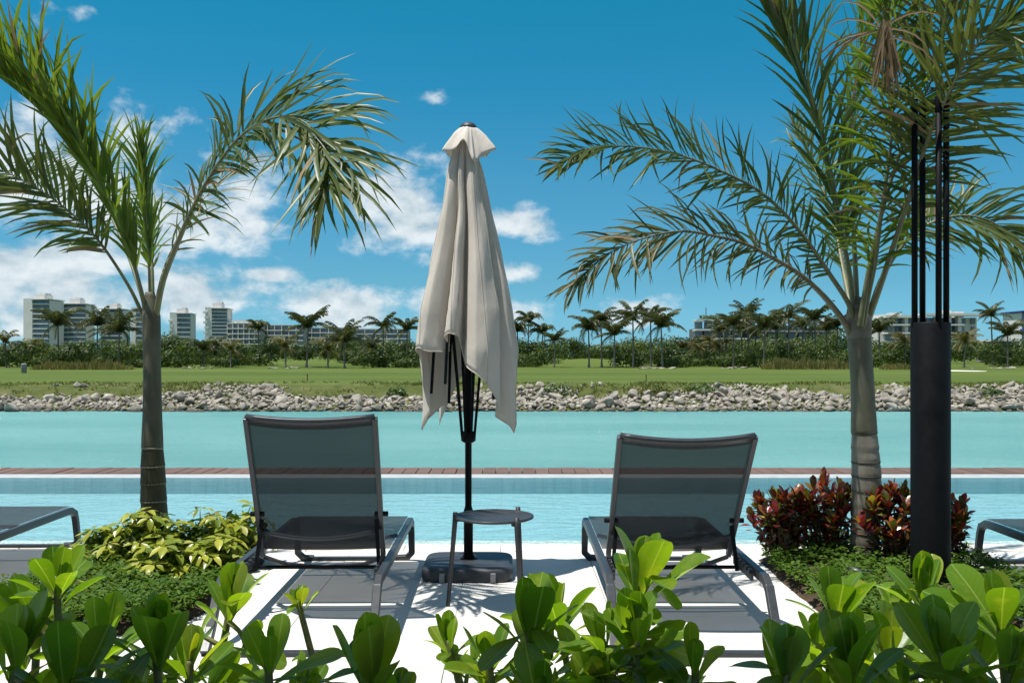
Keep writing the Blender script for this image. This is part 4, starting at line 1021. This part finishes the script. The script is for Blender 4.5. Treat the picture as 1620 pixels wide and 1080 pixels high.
class Palm:
    def __init__(s, name, loc, label, seed):
        s.root = empty(name, loc); s.off = Vector(loc); s.rr = random.Random(seed); s.all = []
        tag(s.root, label, 'palm tree', 'garden palms beside the loungers')
    def trunk(s, prof, Y, mat, ringmat, rings, smooth_from=None):
        mb = MB(); pts = []; rad = []; ry = sorted(rings, reverse=True)
        n = 90; y0, y1 = prof[0][0], prof[-1][0]
        inv = [(-a, b, c) for a, b, c in prof]
        for i in range(n+1):
            py = lerp(y0, y1, i/n); cx = interp(-py, [(a, b) for a, b, c in inv]); w = interp(-py, [(a, c) for a, b, c in inv])
            p = P(cx, py, Y); r = w/2/FPX*Y
            for q in rings:
                dd = py-q
                if 0 <= dd < 16: r *= 1-.05*math.exp(-dd/5)
                elif -10 < dd < 0: r *= 1+.035*math.exp(dd/4)
            pts.append(p-s.off); rad.append(r)
        pts[0].z = min(pts[0].z, 0.0); pts.insert(0, pts[0]-Vector((0,0,.08))); rad.insert(0, rad[0]*1.06)
        mb.tube(pts, rad, 20); t = mb.build('trunk', mat, s.root, True)
        for q in rings:
            cx = interp(-q, [(a, b) for a, b, c in inv]); w = interp(-q, [(a, c) for a, b, c in inv]); p = P(cx, q, Y)-s.off; r = w/2/FPX*Y
            rb = MB(); seg = 28; wob = s.rr.uniform(0,6)
            prof2 = [(r*.95,-.006),(r*1.012,-.004),(r*1.018,0),(r*1.012,.004),(r*.95,.006)]
            for rr_, z in prof2:
                for k in range(seg):
                    a = 2*math.pi*k/seg; rb.v.append((p.x+rr_*math.cos(a), p.y+rr_*math.sin(a), p.z+z+.0025*math.sin(a+wob)+.0012*math.sin(3*a+wob)))
            for j in range(4):
                for k in range(seg): k2 = (k+1) % seg; rb.f.append((j*seg+k, j*seg+k2, (j+1)*seg+k2, (j+1)*seg+k))
            rb.build('leaf_scar', ringmat, t, True)
    def shaft(s, prof, Y, mat):
        mb = MB(); inv = [(-a, b, c) for a, b, c in prof]; n = 40; pts = []; rad = []
        for i in range(n+1):
            py = lerp(prof[0][0], prof[-1][0], i/n); pts.append(P(interp(-py, [(a, b) for a, b, c in inv]), py, Y)-s.off); rad.append(interp(-py, [(a, c) for a, b, c in inv])/2/FPX*Y*1.02)
        rad[0] *= .97; mb.tube(pts, rad, 20); mb.build('crownshaft', mat, s.root, True)
    def frond(s, path, ys, N, L=.42, dense=1.5, thin=.72, W=.0125, lift=.25, wind=(0,0,0), droop=.25, mat='palm_leaf', rmat='rachis', n=46, t0=.16, r0=.022, ang=50, jit=.16, sag_side=(1,1), lens=((0,.45),(.25,.85),(.5,1),(.8,.8),(1,.5))):
        rr = s.rr; n = int(n*dense); W *= thin; L *= 1.12; m = len(path); pts = [P(px, py, interp(i/(m-1), ys))-s.off for i, (px, py) in enumerate(path)]
        cl = catmull(pts, 40); fr = MB()
        fr.tube(cl, [max(.0022, r0*(1-.93*(k/39)**.75)) for k in range(40)], 7, True, (.8,1.1)); fo = fr.build('frond', M[rmat], s.root, True)
        N = Vector(N).normalized(); wind = Vector(wind)
        for i in range(n):
            for sg, ss in ((-1, sag_side[0]), (1, sag_side[1])):
                t = t0+(1-t0)*(i+rr.uniform(-.3,.3)+(.5 if sg > 0 else 0))/n; t = min(max(t, .05), .999)
                u = t*39; k = min(int(u), 38); p = cl[k].lerp(cl[k+1], u-k); T = (cl[min(k+2,39)]-cl[max(k-1,0)]).normalized()
                side = T.cross(N)
                if side.length < .05: continue
                side.normalize(); nn = side.cross(T).normalized()
                if nn.dot(N) < 0: nn = -nn
                A = R(ang)*lerp(1.1, .45, t**2)+rr.gauss(0, jit)
                d = T*math.cos(A)+side*sg*math.sin(A)*ss+nn*(lift+rr.gauss(0,.15))+wind+Vector((rr.gauss(0,jit*.5), rr.gauss(0,jit*.5), rr.gauss(0,jit*.5)))
                l = L*interp((t-t0)/(1-t0), lens)*rr.uniform(.8,1.15)
                dr = droop*rr.uniform(.5,1.6)
                if rr.random() < .05: dr += .5
                vs, fs = leaflet_geo(p, d, (nn+Vector((rr.gauss(0,.25), rr.gauss(0,.25), rr.gauss(0,.25)))).normalized(), l, W*rr.uniform(.75,1.2), dr, rr, curl=rr.gauss(0,1))
                s.all.append((fo, 'palm_dead' if rr.random() < .035 else mat, vs, fs))
        return fo
    def strand(s, fo, mat, p, d, L, W, droop):
        vs, fs = leaflet_geo(p-s.off, Vector(d), Vector((0,-1,.2)), L, W, droop, s.rr); s.all.append((fo, mat, vs, fs))
    def finish(s, keep=290):
        def seen(it):
            a = proj(it[2][1]+s.off); b = proj(it[2][-1]+s.off)
            if not (0 < a[0] < 1620 and a[1] > 0) and not (0 < b[0] < 1620 and b[1] > 0): return 0
            return math.hypot(a[0]-b[0], a[1]-b[1])
        order = sorted(range(len(s.all)), key=lambda i: -seen(s.all[i])); top = set(order[:keep]); rest = {}
        for i, (fo, mat, vs, fs) in enumerate(s.all):
            if i in top:
                mb = MB(); mb.add(vs, fs); mb.build('leaflet', M[mat], fo, True)
            else: rest.setdefault((fo.name, mat), [fo, MB()])[1].add(vs, fs)
        for (nm, mat), (fo, mb) in rest.items(): tag(mb.build('small_leaflets', M[mat], fo, True), kind='stuff')
def left_palm():
    Y = 5.5; b = P(250, 885, Y); p = Palm('garden_palm', (b.x, Y, 0), 'palm with smooth green brown trunk left of the loungers', 21)
    p.trunk([(890,251,38),(860,250,39),(820,245,40),(790,243,40),(740,242,37),(706,241,33),(657,241,29),(607,241,26),(560,240,25),(523,240,26),(500,239,28),(482,238,22)], Y, M['trunk_green'], M['ring'], [861,822,792,764,737,708])
    p.shaft([(710,241,33),(690,241,32),(657,241,29),(607,241,27),(560,240,26),(523,240,27),(500,239,28),(482,238,22),(462,237,14)], Y, M['shaft'])
    CAM = (0,-1,.0)
    p.frond([(232,505),(222,455),(200,385),(150,285),(112,235),(60,172),(0,123),(-70,70)], [(0,5.5),(.5,5.3),(1,5.0)], (.35,-.75,.5), L=.56, W=.017, lift=.75, wind=(-.05,0,.85), droop=.03, mat='palm_leaf_bright', rmat='rachis', n=50, t0=.20, r0=.018, ang=38, jit=.09, sag_side=(.8,.45))
    p.frond([(230,508),(205,455),(165,393),(131,354),(88,318),(40,287),(-20,262),(-90,250)], [(0,5.5),(1,5.15)], (.1,-.9,.25), L=.42, W=.0135, lift=.2, wind=(-.1,0,.12), droop=.18, n=40, t0=.27, r0=.015, ang=52, jit=.18)
    p.frond([(246,505),(258,445),(279,390),(303,334),(338,271),(382,215),(432,187),(478,191),(506,223),(518,258),(520,300)], [(0,5.5),(.5,4.95),(1,4.35)], (-.25,-.8,.45), L=.46, W=.0155, lift=.10, wind=(.20,-.1,-.05), droop=.30, n=64, t0=.26, r0=.019, ang=58, jit=.26, lens=((0,.35),(.2,.6),(.4,.95),(.8,1.05),(1,.75)))
    p.frond([(238,500),(236,430),(232,360),(228,300),(222,240)], [(0,5.5),(1,5.45)], (.8,-.6,0), L=.40, W=.012, lift=.05, wind=(0,0,.6), droop=.02, mat='palm_leaf_bright', n=20, t0=.25, r0=.014, ang=16, jit=.06)
    p.frond([(240,505),(241,440),(239,390),(236,345)], [(0,5.55),(1,5.75)], (0,-1,.2), L=.3, W=.009, lift=.1, droop=.1, mat='palm_leaf_bright', rmat='rachis', n=14, t0=.4, ang=30)
    p.frond([(234,500),(205,410),(165,320),(125,255),(80,240),(30,262)], [(0,5.55),(1,6.5)], (.0,-.8,.5), L=.40, W=.012, lift=-.1, wind=(-.05,0,-.25), droop=.25, n=36, t0=.3, r0=.014, ang=60)
    p.frond([(243,500),(262,420),(300,345),(345,290),(400,250)], [(0,5.55),(1,6.3)], (-.2,-.8,.3), L=.34, W=.0095, lift=.1, wind=(.25,0,.0), droop=.2, mat='palm_leaf_dull', n=18, t0=.3, r0=.012, ang=55, jit=.35)
    p.finish(290)
left_palm()
def right_palm():
    Y = 5.28; b = P(1367, 900, Y); p = Palm('garden_palm', (b.x, Y, 0), 'palm with ringed grey trunk in the croton bed at right', 33)
    p.trunk([(905,1367,46),(880,1367,43),(840,1369,45),(780,1371,46),(740,1370,45),(700,1368,41),(650,1366,36),(600,1365,34),(560,1361,34),(530,1359,38),(505,1358,40),(482,1357,30)], Y, M['trunk_grey'], M['ring_dark'], [884,862,842,820,797,775,752,730,708,684])
    p.shaft([(686,1367,40),(650,1366,37),(600,1364,35),(560,1361,35),(530,1359,37),(505,1358,36),(485,1357,28),(470,1358,18)], Y, M['shaft_grey'])
    k = dict(n=54, t0=.22)
    p.frond([(1346,535),(1336,510),(1302,467),(1264,433),(1215,404),(1177,385),(1129,373),(1081,366),(1033,373),(984,390),(946,414),(906,452)], [(0,5.28),(.5,5.1),(1,4.8)], (.05,-.85,.35), L=.30, W=.0105, lift=.15, wind=(-.12,0,-.18), droop=.28, mat='palm_leaf_dull', rmat='rachis_brown', ang=55, jit=.22, **k)
    p.frond([(1350,530),(1345,486),(1312,433),(1273,376),(1235,332),(1196,299),(1148,274),(1090,250),(1033,236),(975,231),(927,236),(884,262)], [(0,5.28),(.5,5.0),(1,4.5)], (.05,-.85,.35), L=.31, W=.011, lift=.18, wind=(-.12,0,.12), droop=.14, mat='palm_leaf', ang=56, jit=.2, n=62, t0=.18)
    p.frond([(1353,525),(1345,440),(1331,366),(1312,260),(1288,164),(1259,91),(1235,39),(1210,-20),(1180,-70)], [(0,5.28),(1,5.1)], (.3,-.9,.2), L=.52, W=.017, lift=.2, wind=(-.02,0,.42), droop=.06, mat='palm_leaf', ang=40, jit=.12, n=50, t0=.2)
    p.frond([(1362,530),(1372,470),(1384,414),(1394,337),(1408,241),(1413,154),(1410,60),(1400,-20)], [(0,5.25),(1,4.7)], (.1,-1,.15), L=.46, W=.0125, lift=.2, wind=(.05,0,.05), droop=.28, mat='palm_leaf_bright', ang=58, jit=.28, n=44, t0=.25, r0=.026)
    p.frond([(1366,525),(1400,430),(1436,320),(1470,215),(1505,140),(1552,65),(1600,30)], [(0,5.3),(.5,4.75),(1,4.25)], (-.2,-.9,.2), L=.46, W=.013, lift=.1, wind=(.1,0,-.02), droop=.16, mat='palm_leaf', ang=62, jit=.2, n=46, t0=.3)
    p.frond([(1366,528),(1395,440),(1445,370),(1510,342),(1570,352),(1620,395),(1660,450)], [(0,5.3),(1,5.3)], (.1,-.8,.4), L=.44, W=.0125, lift=.05, wind=(.12,0,-.10), droop=.26, mat='palm_leaf', ang=52, jit=.18, n=48, t0=.25)
    p.frond([(1357,520),(1352,400),(1346,290),(1348,180),(1365,80),(1385,0),(1400,-60)], [(0,5.3),(1,5.5)], (.6,-.8,0), L=.42, W=.013, lift=.1, wind=(0,0,.45), droop=.05, mat='palm_leaf_bright', ang=36, jit=.13, n=46, t0=.25)
    p.frond([(1360,515),(1378,410),(1405,300),(1440,200),(1480,110),(1500,20),(1510,-60)], [(0,5.2),(1,4.6)], (-.1,-.9,.3), L=.40, W=.0115, lift=.1, wind=(-.05,0,.1), droop=.3, mat='palm_leaf_dull', ang=64, jit=.35, n=40, t0=.4)
    p.frond([(1352,515),(1335,430),(1318,350),(1290,270),(1258,200)], [(0,5.35),(1,6.2)], (.1,-.9,.3), L=.34, W=.011, lift=.1, wind=(0,0,.2), droop=.15, mat='palm_leaf', ang=50, jit=.2, n=34, t0=.25)
    d = p.frond([(1404,120),(1402,75),(1399,38),(1396,10)], [(0,4.4),(1,4.35)], (0,-1,0), L=.05, W=.004, n=3, mat='palm_dead', rmat='rachis_brown', r0=.008)
    for i in range(38):
        a = P(1402+rnd(-6,6), 38+rnd(-8,8), 4.38+rnd(-.05,.05))
        p.strand(d, 'palm_dead', a, (rnd(-.30,.26), rnd(-.2,.2), -1), rnd(.22,.38), .0065, .15)
    for i in range(9):
        a = P(1396+rnd(-4,4), 50+rnd(-8,8), 4.38); p.strand(d, 'palm_dead', a, (rnd(-.9,.9), rnd(-.2,.2), rnd(-.1,.3)), rnd(.25,.42), .006, .7)
    p.finish(290)
right_palm()

# ================================================================== SHRUBS
def leaf_mesh(name, mat, L, W, prof, bend=.15, fold=.2, n=8, wave=0, cup=0):
    """blade along +Y, upper side +Z, folded about its midrib"""
    mb = MB()
    for i in range(n+1):
        t = i/n; w = W*interp(t, prof); z = -bend*L*t*t; y = L*t*(1-.12*bend*t)
        wv = wave*W*math.sin(t*9)
        mb.v += [(-w, y, z+w*fold+wv), (-w*.5, y, z+w*fold*.32+cup*w), (0, y, z), (w*.5, y, z+w*fold*.32+cup*w), (w, y, z+w*fold-wv)]
    for i in range(n):
        for k in range(4): a = i*5+k; mb.f.append((a, a+1, a+6, a+5))
    return mb.mesh(name, M[mat], True)
OBO = [(0,.10),(.12,.17),(.22,.30),(.33,.48),(.45,.68),(.57,.86),(.68,.97),(.77,1.0),(.85,.93),(.91,.79),(.955,.60),(.985,.36),(1,.10)]
NAU = [leaf_mesh('leaf', 'naupaka', .16, .034, OBO, b, f, 20, w, .05) for b, f, w in ((.05,.25,0),(-.12,.3,.04),(.22,.2,.05),(.35,.15,.06),(-.25,.35,0),(.12,.4,.08))]
def orient(d, up):
    """rotation taking +Y to d with +Z near up"""
    y = d.normalized(); x = y.cross(up)
    if x.length < 1e-3: x = y.orthogonal()
    x.normalize(); z = x.cross(y)
    return Matrix((x, y, z)).transposed().to_quaternion()
def naupaka(px, py, Y, size, label, n=15, spread=.9, lean=(0,0), low=5, seed=0, sides=2):
    """px, py = heart of the topmost rosette; a bare stem carries it, side shoots branch off lower down"""
    rr = random.Random(seed*17+5); c = P(px, py, Y); root = empty('beach_shrub', (c.x, Y, .04)); h = c.z-.04
    st = MB(); base = Vector((-lean[0]*.3, -lean[1]*.3, -.06)); pts = catmull([base, Vector((-lean[0]*.2, 0, h*.45)), Vector((0,0,h)), Vector((0,0,h+.03*size))], 12)
    st.tube(pts, [.012-.005*k/11 for k in range(12)], 8)
    def rosette(tip, ax, size, n, spread):
        a0 = rr.uniform(0,6.3); q = ax.to_track_quat('Z','Y')
        for i in range(n):
            t = i/(n-1); az = a0+i*2.4+rr.uniform(-.25,.25); tilt = lerp(.10, 1.35, t**.9)*spread+rr.gauss(0,.10)
            d = q @ Vector((math.sin(tilt)*math.cos(az), math.sin(tilt)*math.sin(az), math.cos(tilt)))
            s = size*lerp(.70, 1.08, min(1, t*2.0))*rr.uniform(.78,1.15)
            inward = (ax - d*ax.dot(d))
            if inward.length < .05: inward = Vector((0,-1,0))
            inward = inward.normalized()+Vector((rr.gauss(0,.25), rr.gauss(0,.25), 0))
            obj('leaf', NAU[rr.choice([4,0,1] if t < .4 else [0,2,5,1] if t < .75 else [2,3,5])], root, 0, tip-ax*(.055*t*size)+d*.004, orient(d, inward), (s*rr.uniform(.85,1.15), s, s))
    rosette(Vector((0,0,h)), Vector((lean[0]*.5, lean[1]*.5, 1)).normalized(), size, n, spread)
    for i in range(sides):
        az = rr.uniform(0,6.3); j = rr.randint(5,8); e = pts[j]+Vector((math.cos(az)*rr.uniform(.07,.13), math.sin(az)*rr.uniform(.05,.1), rr.uniform(.03,.10)))
        e.z = min(e.z, h-.07)
        st.tube(catmull([pts[j-1], pts[j].lerp(e,.5)+Vector((math.cos(az)*.02, math.sin(az)*.02, -.01)), e], 6), [.007,.0065,.006,.0055,.005,.004], 6)
        ax = (e-pts[j]+Vector((0,0,.12))).normalized(); rosette(e, ax, size*rr.uniform(.62,.85), rr.randint(7,9), rr.uniform(.8,1.2))
    for i in range(low):
        k = rr.uniform(.45,.9); j = int(k*11); az = rr.uniform(0,6.3); tilt = rr.uniform(1.1,1.9)
        d = Vector((math.sin(tilt)*math.cos(az), math.sin(tilt)*math.sin(az), math.cos(tilt)))
        s = size*rr.uniform(.65,1.0); obj('leaf', NAU[rr.choice([2,3,5])], root, 0, pts[j], orient(d, Vector((0,0,1))), (s, s, s))
    st.build('stem', M['stem'], root, True)
    tag(root, label, 'shrub', 'glossy beach shrubs in the foreground')
def foreground():
    T = [(90,945,2.25,.92,'glossy shrub with tall upright leaves at the lower left beside the left lounger',11,.62,3),
      (25,1055,1.75,1.12,'dark glossy shrub with one huge leaf at the left edge',8,.42,2),
      (165,1040,2.1,.88,'glossy shrub between the left edge and the big dark rosette',9,.9,3),
      (248,1040,1.88,1.05,'big dark rosette with broad upright leaves under the left palm',10,.45,2),
      (362,985,2.35,.9,'bright glossy shrub just right of the big dark left rosette',9,.5,4),
      (474,960,2.75,.50,'small young sprig on a bare stem before the left lounger',9,.55,5),
      (425,1065,1.95,.95,'glossy shrub with drooping leaves below the young sprig',9,1.2,3),
      (588,1085,1.78,1.08,'dark upright rosette at the bottom left of the side table',11,.5,2),
      (712,1040,2.5,.72,'small pale rosette at the bottom below the side table',9,.5,3),
      (838,1015,1.95,1.02,'dark centre rosette with two large leaves right of the table',9,.42,2),
      (885,1000,2.4,.92,'pale rosette close behind the dark centre rosette',11,.75,3),
      (955,1045,2.1,.88,'bright spreading shrub between centre rosette and tall shrub',11,1.2,4),
      (1012,948,2.15,1.08,'tallest bright shrub overlapping the right lounger',11,.55,5),
      (1010,1035,2.0,.95,'shrub with horizontal leaves right under the tallest bright shrub',11,1.35,3),
      (1100,1070,1.95,.85,'thin drooping sprig in front of the right lounger',8,1.2,3),
      (1240,1090,1.75,.95,'low dark rosette at the bottom beside the right lounger leg',8,.6,2),
      (1320,985,2.3,.95,'bright rosette with two big leaves below the grey palm',10,.5,4),
      (1345,1075,1.8,1.08,'dark rosette with one broad leaf below the grey palm',9,.45,3),
      (1405,1055,2.2,.88,'bright shrub between the dark rosette and the lamp column',11,.8,4),
      (1462,970,2.4,.98,'bright rosette overlapping the foot of the black lamp column',11,.6,4),
      (1495,1055,1.85,1.05,'dark rosette in front of the black lamp column foot',10,.6,3),
      (1582,1005,2.1,1.0,'large leaved shrub at the lower right corner',11,.55,4),
      (1595,1085,1.8,.95,'low shrub in the bottom right corner of the picture',9,.9,3),
      (105,1095,1.7,.95,'low dark shrub in the bottom left corner',9,.9,3),
      (60,1005,2.3,.9,'bright shrub left of the lower left upright rosette',10,.8,3),
      (300,1075,2.15,.85,'bright low shrub right of the big dark left rosette',11,1.0,4),
      (775,1070,2.3,.9,'bright low shrub right of the small pale rosette',11,1.0,4),
      (1290,1050,2.2,.85,'bright shrub left of the dark broad leaved rosette',11,.8,4),
      (1545,1060,2.25,.95,'bright shrub between lamp column rosette and right corner',12,.9,4),
      (1425,1000,2.5,.9,'bright loose rosette just left of the lamp column foot',11,.8,4)]
    for i, (px, py, Y, s, lab, n, sp, low) in enumerate(T):
        s *= .9
        if Y > 2.05 and s > .6: py -= 14; s *= 1.06
        naupaka(px, py, Y, s, lab, n, sp, (rnd(-.3,.3), rnd(-.2,.2)), low, i, 0 if s < .6 else 1 if sp < .5 else 2)
foreground()

LAN = [(0,.08),(.15,.55),(.35,.95),(.5,1),(.7,.8),(.88,.4),(1,.03)]
YEL = [leaf_mesh('leaf', 'yellow_leaf', .074, .0175, LAN, b, .25, 6) for b in (.25,.45,.1)]
CRO = [leaf_mesh('leaf', 'croton_leaf', .074, .0150, [(0,.1),(.2,.5),(.5,.95),(.75,1),(.92,.6),(1,.1)], b, .2, 6, w) for b, w in ((.1,.06),(.35,.1),(-.2,.05))]
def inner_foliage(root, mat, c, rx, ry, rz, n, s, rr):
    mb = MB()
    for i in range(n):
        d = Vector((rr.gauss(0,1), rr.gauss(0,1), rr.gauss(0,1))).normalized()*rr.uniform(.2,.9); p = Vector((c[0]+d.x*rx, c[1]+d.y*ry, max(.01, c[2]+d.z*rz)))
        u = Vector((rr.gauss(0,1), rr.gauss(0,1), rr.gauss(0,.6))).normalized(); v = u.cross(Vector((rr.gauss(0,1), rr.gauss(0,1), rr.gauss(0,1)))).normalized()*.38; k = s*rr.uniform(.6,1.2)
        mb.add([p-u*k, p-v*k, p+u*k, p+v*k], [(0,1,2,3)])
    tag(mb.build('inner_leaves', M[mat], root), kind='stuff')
def yellow_shrub(px, py_top, py_base, Y, w, label, seed, n=34):
    rr = random.Random(seed); b = P(px, py_base, Y); root = empty('variegated_shrub', (b.x, Y, .03)); h = P(px, py_top, Y).z-.03
    stems = MB()
    for i in range(n):
        az = rr.uniform(0,6.3); k = math.sqrt(rr.random()); zz = h*max(.22, rr.uniform(.38,1.05)*(1-.45*k*k))
        tip = Vector((math.cos(az)*k*w, math.sin(az)*k*w*.7, zz)); stems.tube(catmull([Vector((rr.uniform(-.03,.03),rr.uniform(-.03,.03),-.03)), tip*.55+Vector((0,0,.02)), tip], 5), [.005,.004,.0035,.003,.0025], 5)
        m = rr.randint(6,7); a0 = rr.uniform(0,6.3); ax = Vector((tip.x*1.5, tip.y*1.5, .35)).normalized().lerp(Vector((0,0,1)), .5)
        q = ax.to_track_quat('Z','Y')
        for j in range(m):
            a = a0+j*6.283/m+rr.uniform(-.15,.15); tl = rr.uniform(1.25,2.0); d = q @ Vector((math.sin(tl)*math.cos(a), math.sin(tl)*math.sin(a), math.cos(tl))); s = rr.uniform(.8,1.25)
            obj('leaf', rr.choice(YEL), root, 0, tip+d*.012, orient(d, ax), (s,s,s))
    stems.build('stems', M['stem'], root, True)
    inner_foliage(root, 'yellow_inner', (0,0,h*.5), w*.85, w*.6, h*.42, 260, .03, rr)
    tag(root, label, 'shrub', 'variegated yellow shrubs round the left palm')
def croton(px, py_top, py_base, Y, w, label, seed, n=22):
    rr = random.Random(seed); b = P(px, py_base, Y); root = empty('croton_shrub', (b.x, Y, .03)); h = P(px, py_top, Y).z-.03; stems = MB()
    for i in range(n):
        az = rr.uniform(0,6.3); k = math.sqrt(rr.random())*.95; zz = h*lerp(.35,1.0,(1-k*k)**.5*rr.uniform(.7,1.02))
        tip = Vector((math.cos(az)*k*w, math.sin(az)*k*w*.65, zz)); stems.tube(catmull([Vector((tip.x*.2,tip.y*.2,-.03)), tip*.6, tip], 6), [.006,.0055,.005,.0045,.004,.003], 5)
        ax = Vector((tip.x*1.2, tip.y*1.2, .5)).normalized().lerp(Vector((0,0,1)),.35).normalized(); q = ax.to_track_quat('Z','Y')
        for j in range(12):
            t = j/11; a = j*2.4+rr.uniform(-.3,.3); tl = lerp(.2,1.35,t)+rr.gauss(0,.12); d = q @ Vector((math.sin(tl)*math.cos(a), math.sin(tl)*math.sin(a), math.cos(tl))); s = rr.uniform(.75,1.2)
            obj('leaf', rr.choice(CRO), root, 0, tip-ax*(.07*t), orient(d, ax), (s*1.1,s,s))
    stems.build('stems', M['stem_brown'], root, True)
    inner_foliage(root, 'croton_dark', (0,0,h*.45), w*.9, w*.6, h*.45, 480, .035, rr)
    tag(root, label, 'shrub', 'croton shrubs round the right palm')
def ground_cover(cx, cy, rx, ry, label, seed, holes=()):
    rr = random.Random(seed); mb = MB(); cnt = 0
    while cnt < 9000:
        x, y = rr.uniform(-1,1), rr.uniform(-1,1)
        if abs(x)**4+abs(y)**4 > 1.05: continue
        gx, gy = cx+x*rx, cy+y*ry; dn = noise.noise(Vector((gx*3.1, gy*3.1, seed)))
        if dn < -.28: continue
        h = (.04+.07*rr.random()+.06*dn)*(.9 if y > .2 else .8); cnt += 1
        p = Vector((gx, gy, .05+h*rr.uniform(.3,1)))
        for k in range(2):
            a = rr.uniform(0,6.3); l = rr.uniform(.014,.028); u = Vector((math.cos(a), math.sin(a), rr.uniform(-.3,.6))).normalized(); v = u.cross(Vector((rr.gauss(0,.3), rr.gauss(0,.3), 1))).normalized()
            mb.add([p, p+u*l*.55+v*l*.38+Vector((0,0,.003)), p+u*l*1.25, p+u*l*.55-v*l*.38+Vector((0,0,.003))], [(0,1,2,3)])
    tag(mb.build('ground_cover', M['cover']), label, 'ground cover', kind='stuff')
def beds():
    yellow_shrub(226, 798, 905, 5.15, .22, 'yellow variegated shrub in front of the left palm trunk', 1, 44)
    yellow_shrub(165, 826, 905, 5.25, .19, 'low yellow shrub at the left end of the left palm bed', 2, 36)
    yellow_shrub(318, 806, 900, 5.2, .20, 'yellow variegated shrub just right of the left palm trunk', 3, 42)
    yellow_shrub(372, 790, 895, 5.35, .20, 'tallest yellow shrub next to the left lounger', 4, 45)
    yellow_shrub(258, 852, 925, 4.85, .17, 'small yellow shrub spilling forward below the left palm trunk', 9, 26)
    yellow_shrub(345, 842, 920, 4.95, .17, 'yellow green shrub in front of the tallest yellow shrub', 10, 28)
    croton(1238, 772, 880, 5.35, .20, 'red and yellow croton nearest the right lounger', 5, 25)
    croton(1305, 758, 890, 5.4, .24, 'dark maroon croton touching the left of the grey palm', 6, 25)
    croton(1420, 770, 890, 5.15, .22, 'orange red croton between grey palm and lamp column', 7, 25)
    croton(1492, 785, 890, 5.2, .17, 'dark croton half hidden behind the lamp column', 8, 25)
    ground_cover(-1.93, 4.85, .50, .86, 'low green ground cover under the left palm', 1)
    ground_cover(2.02, 4.85, .60, .88, 'low green ground cover under the right palm', 2)
beds()
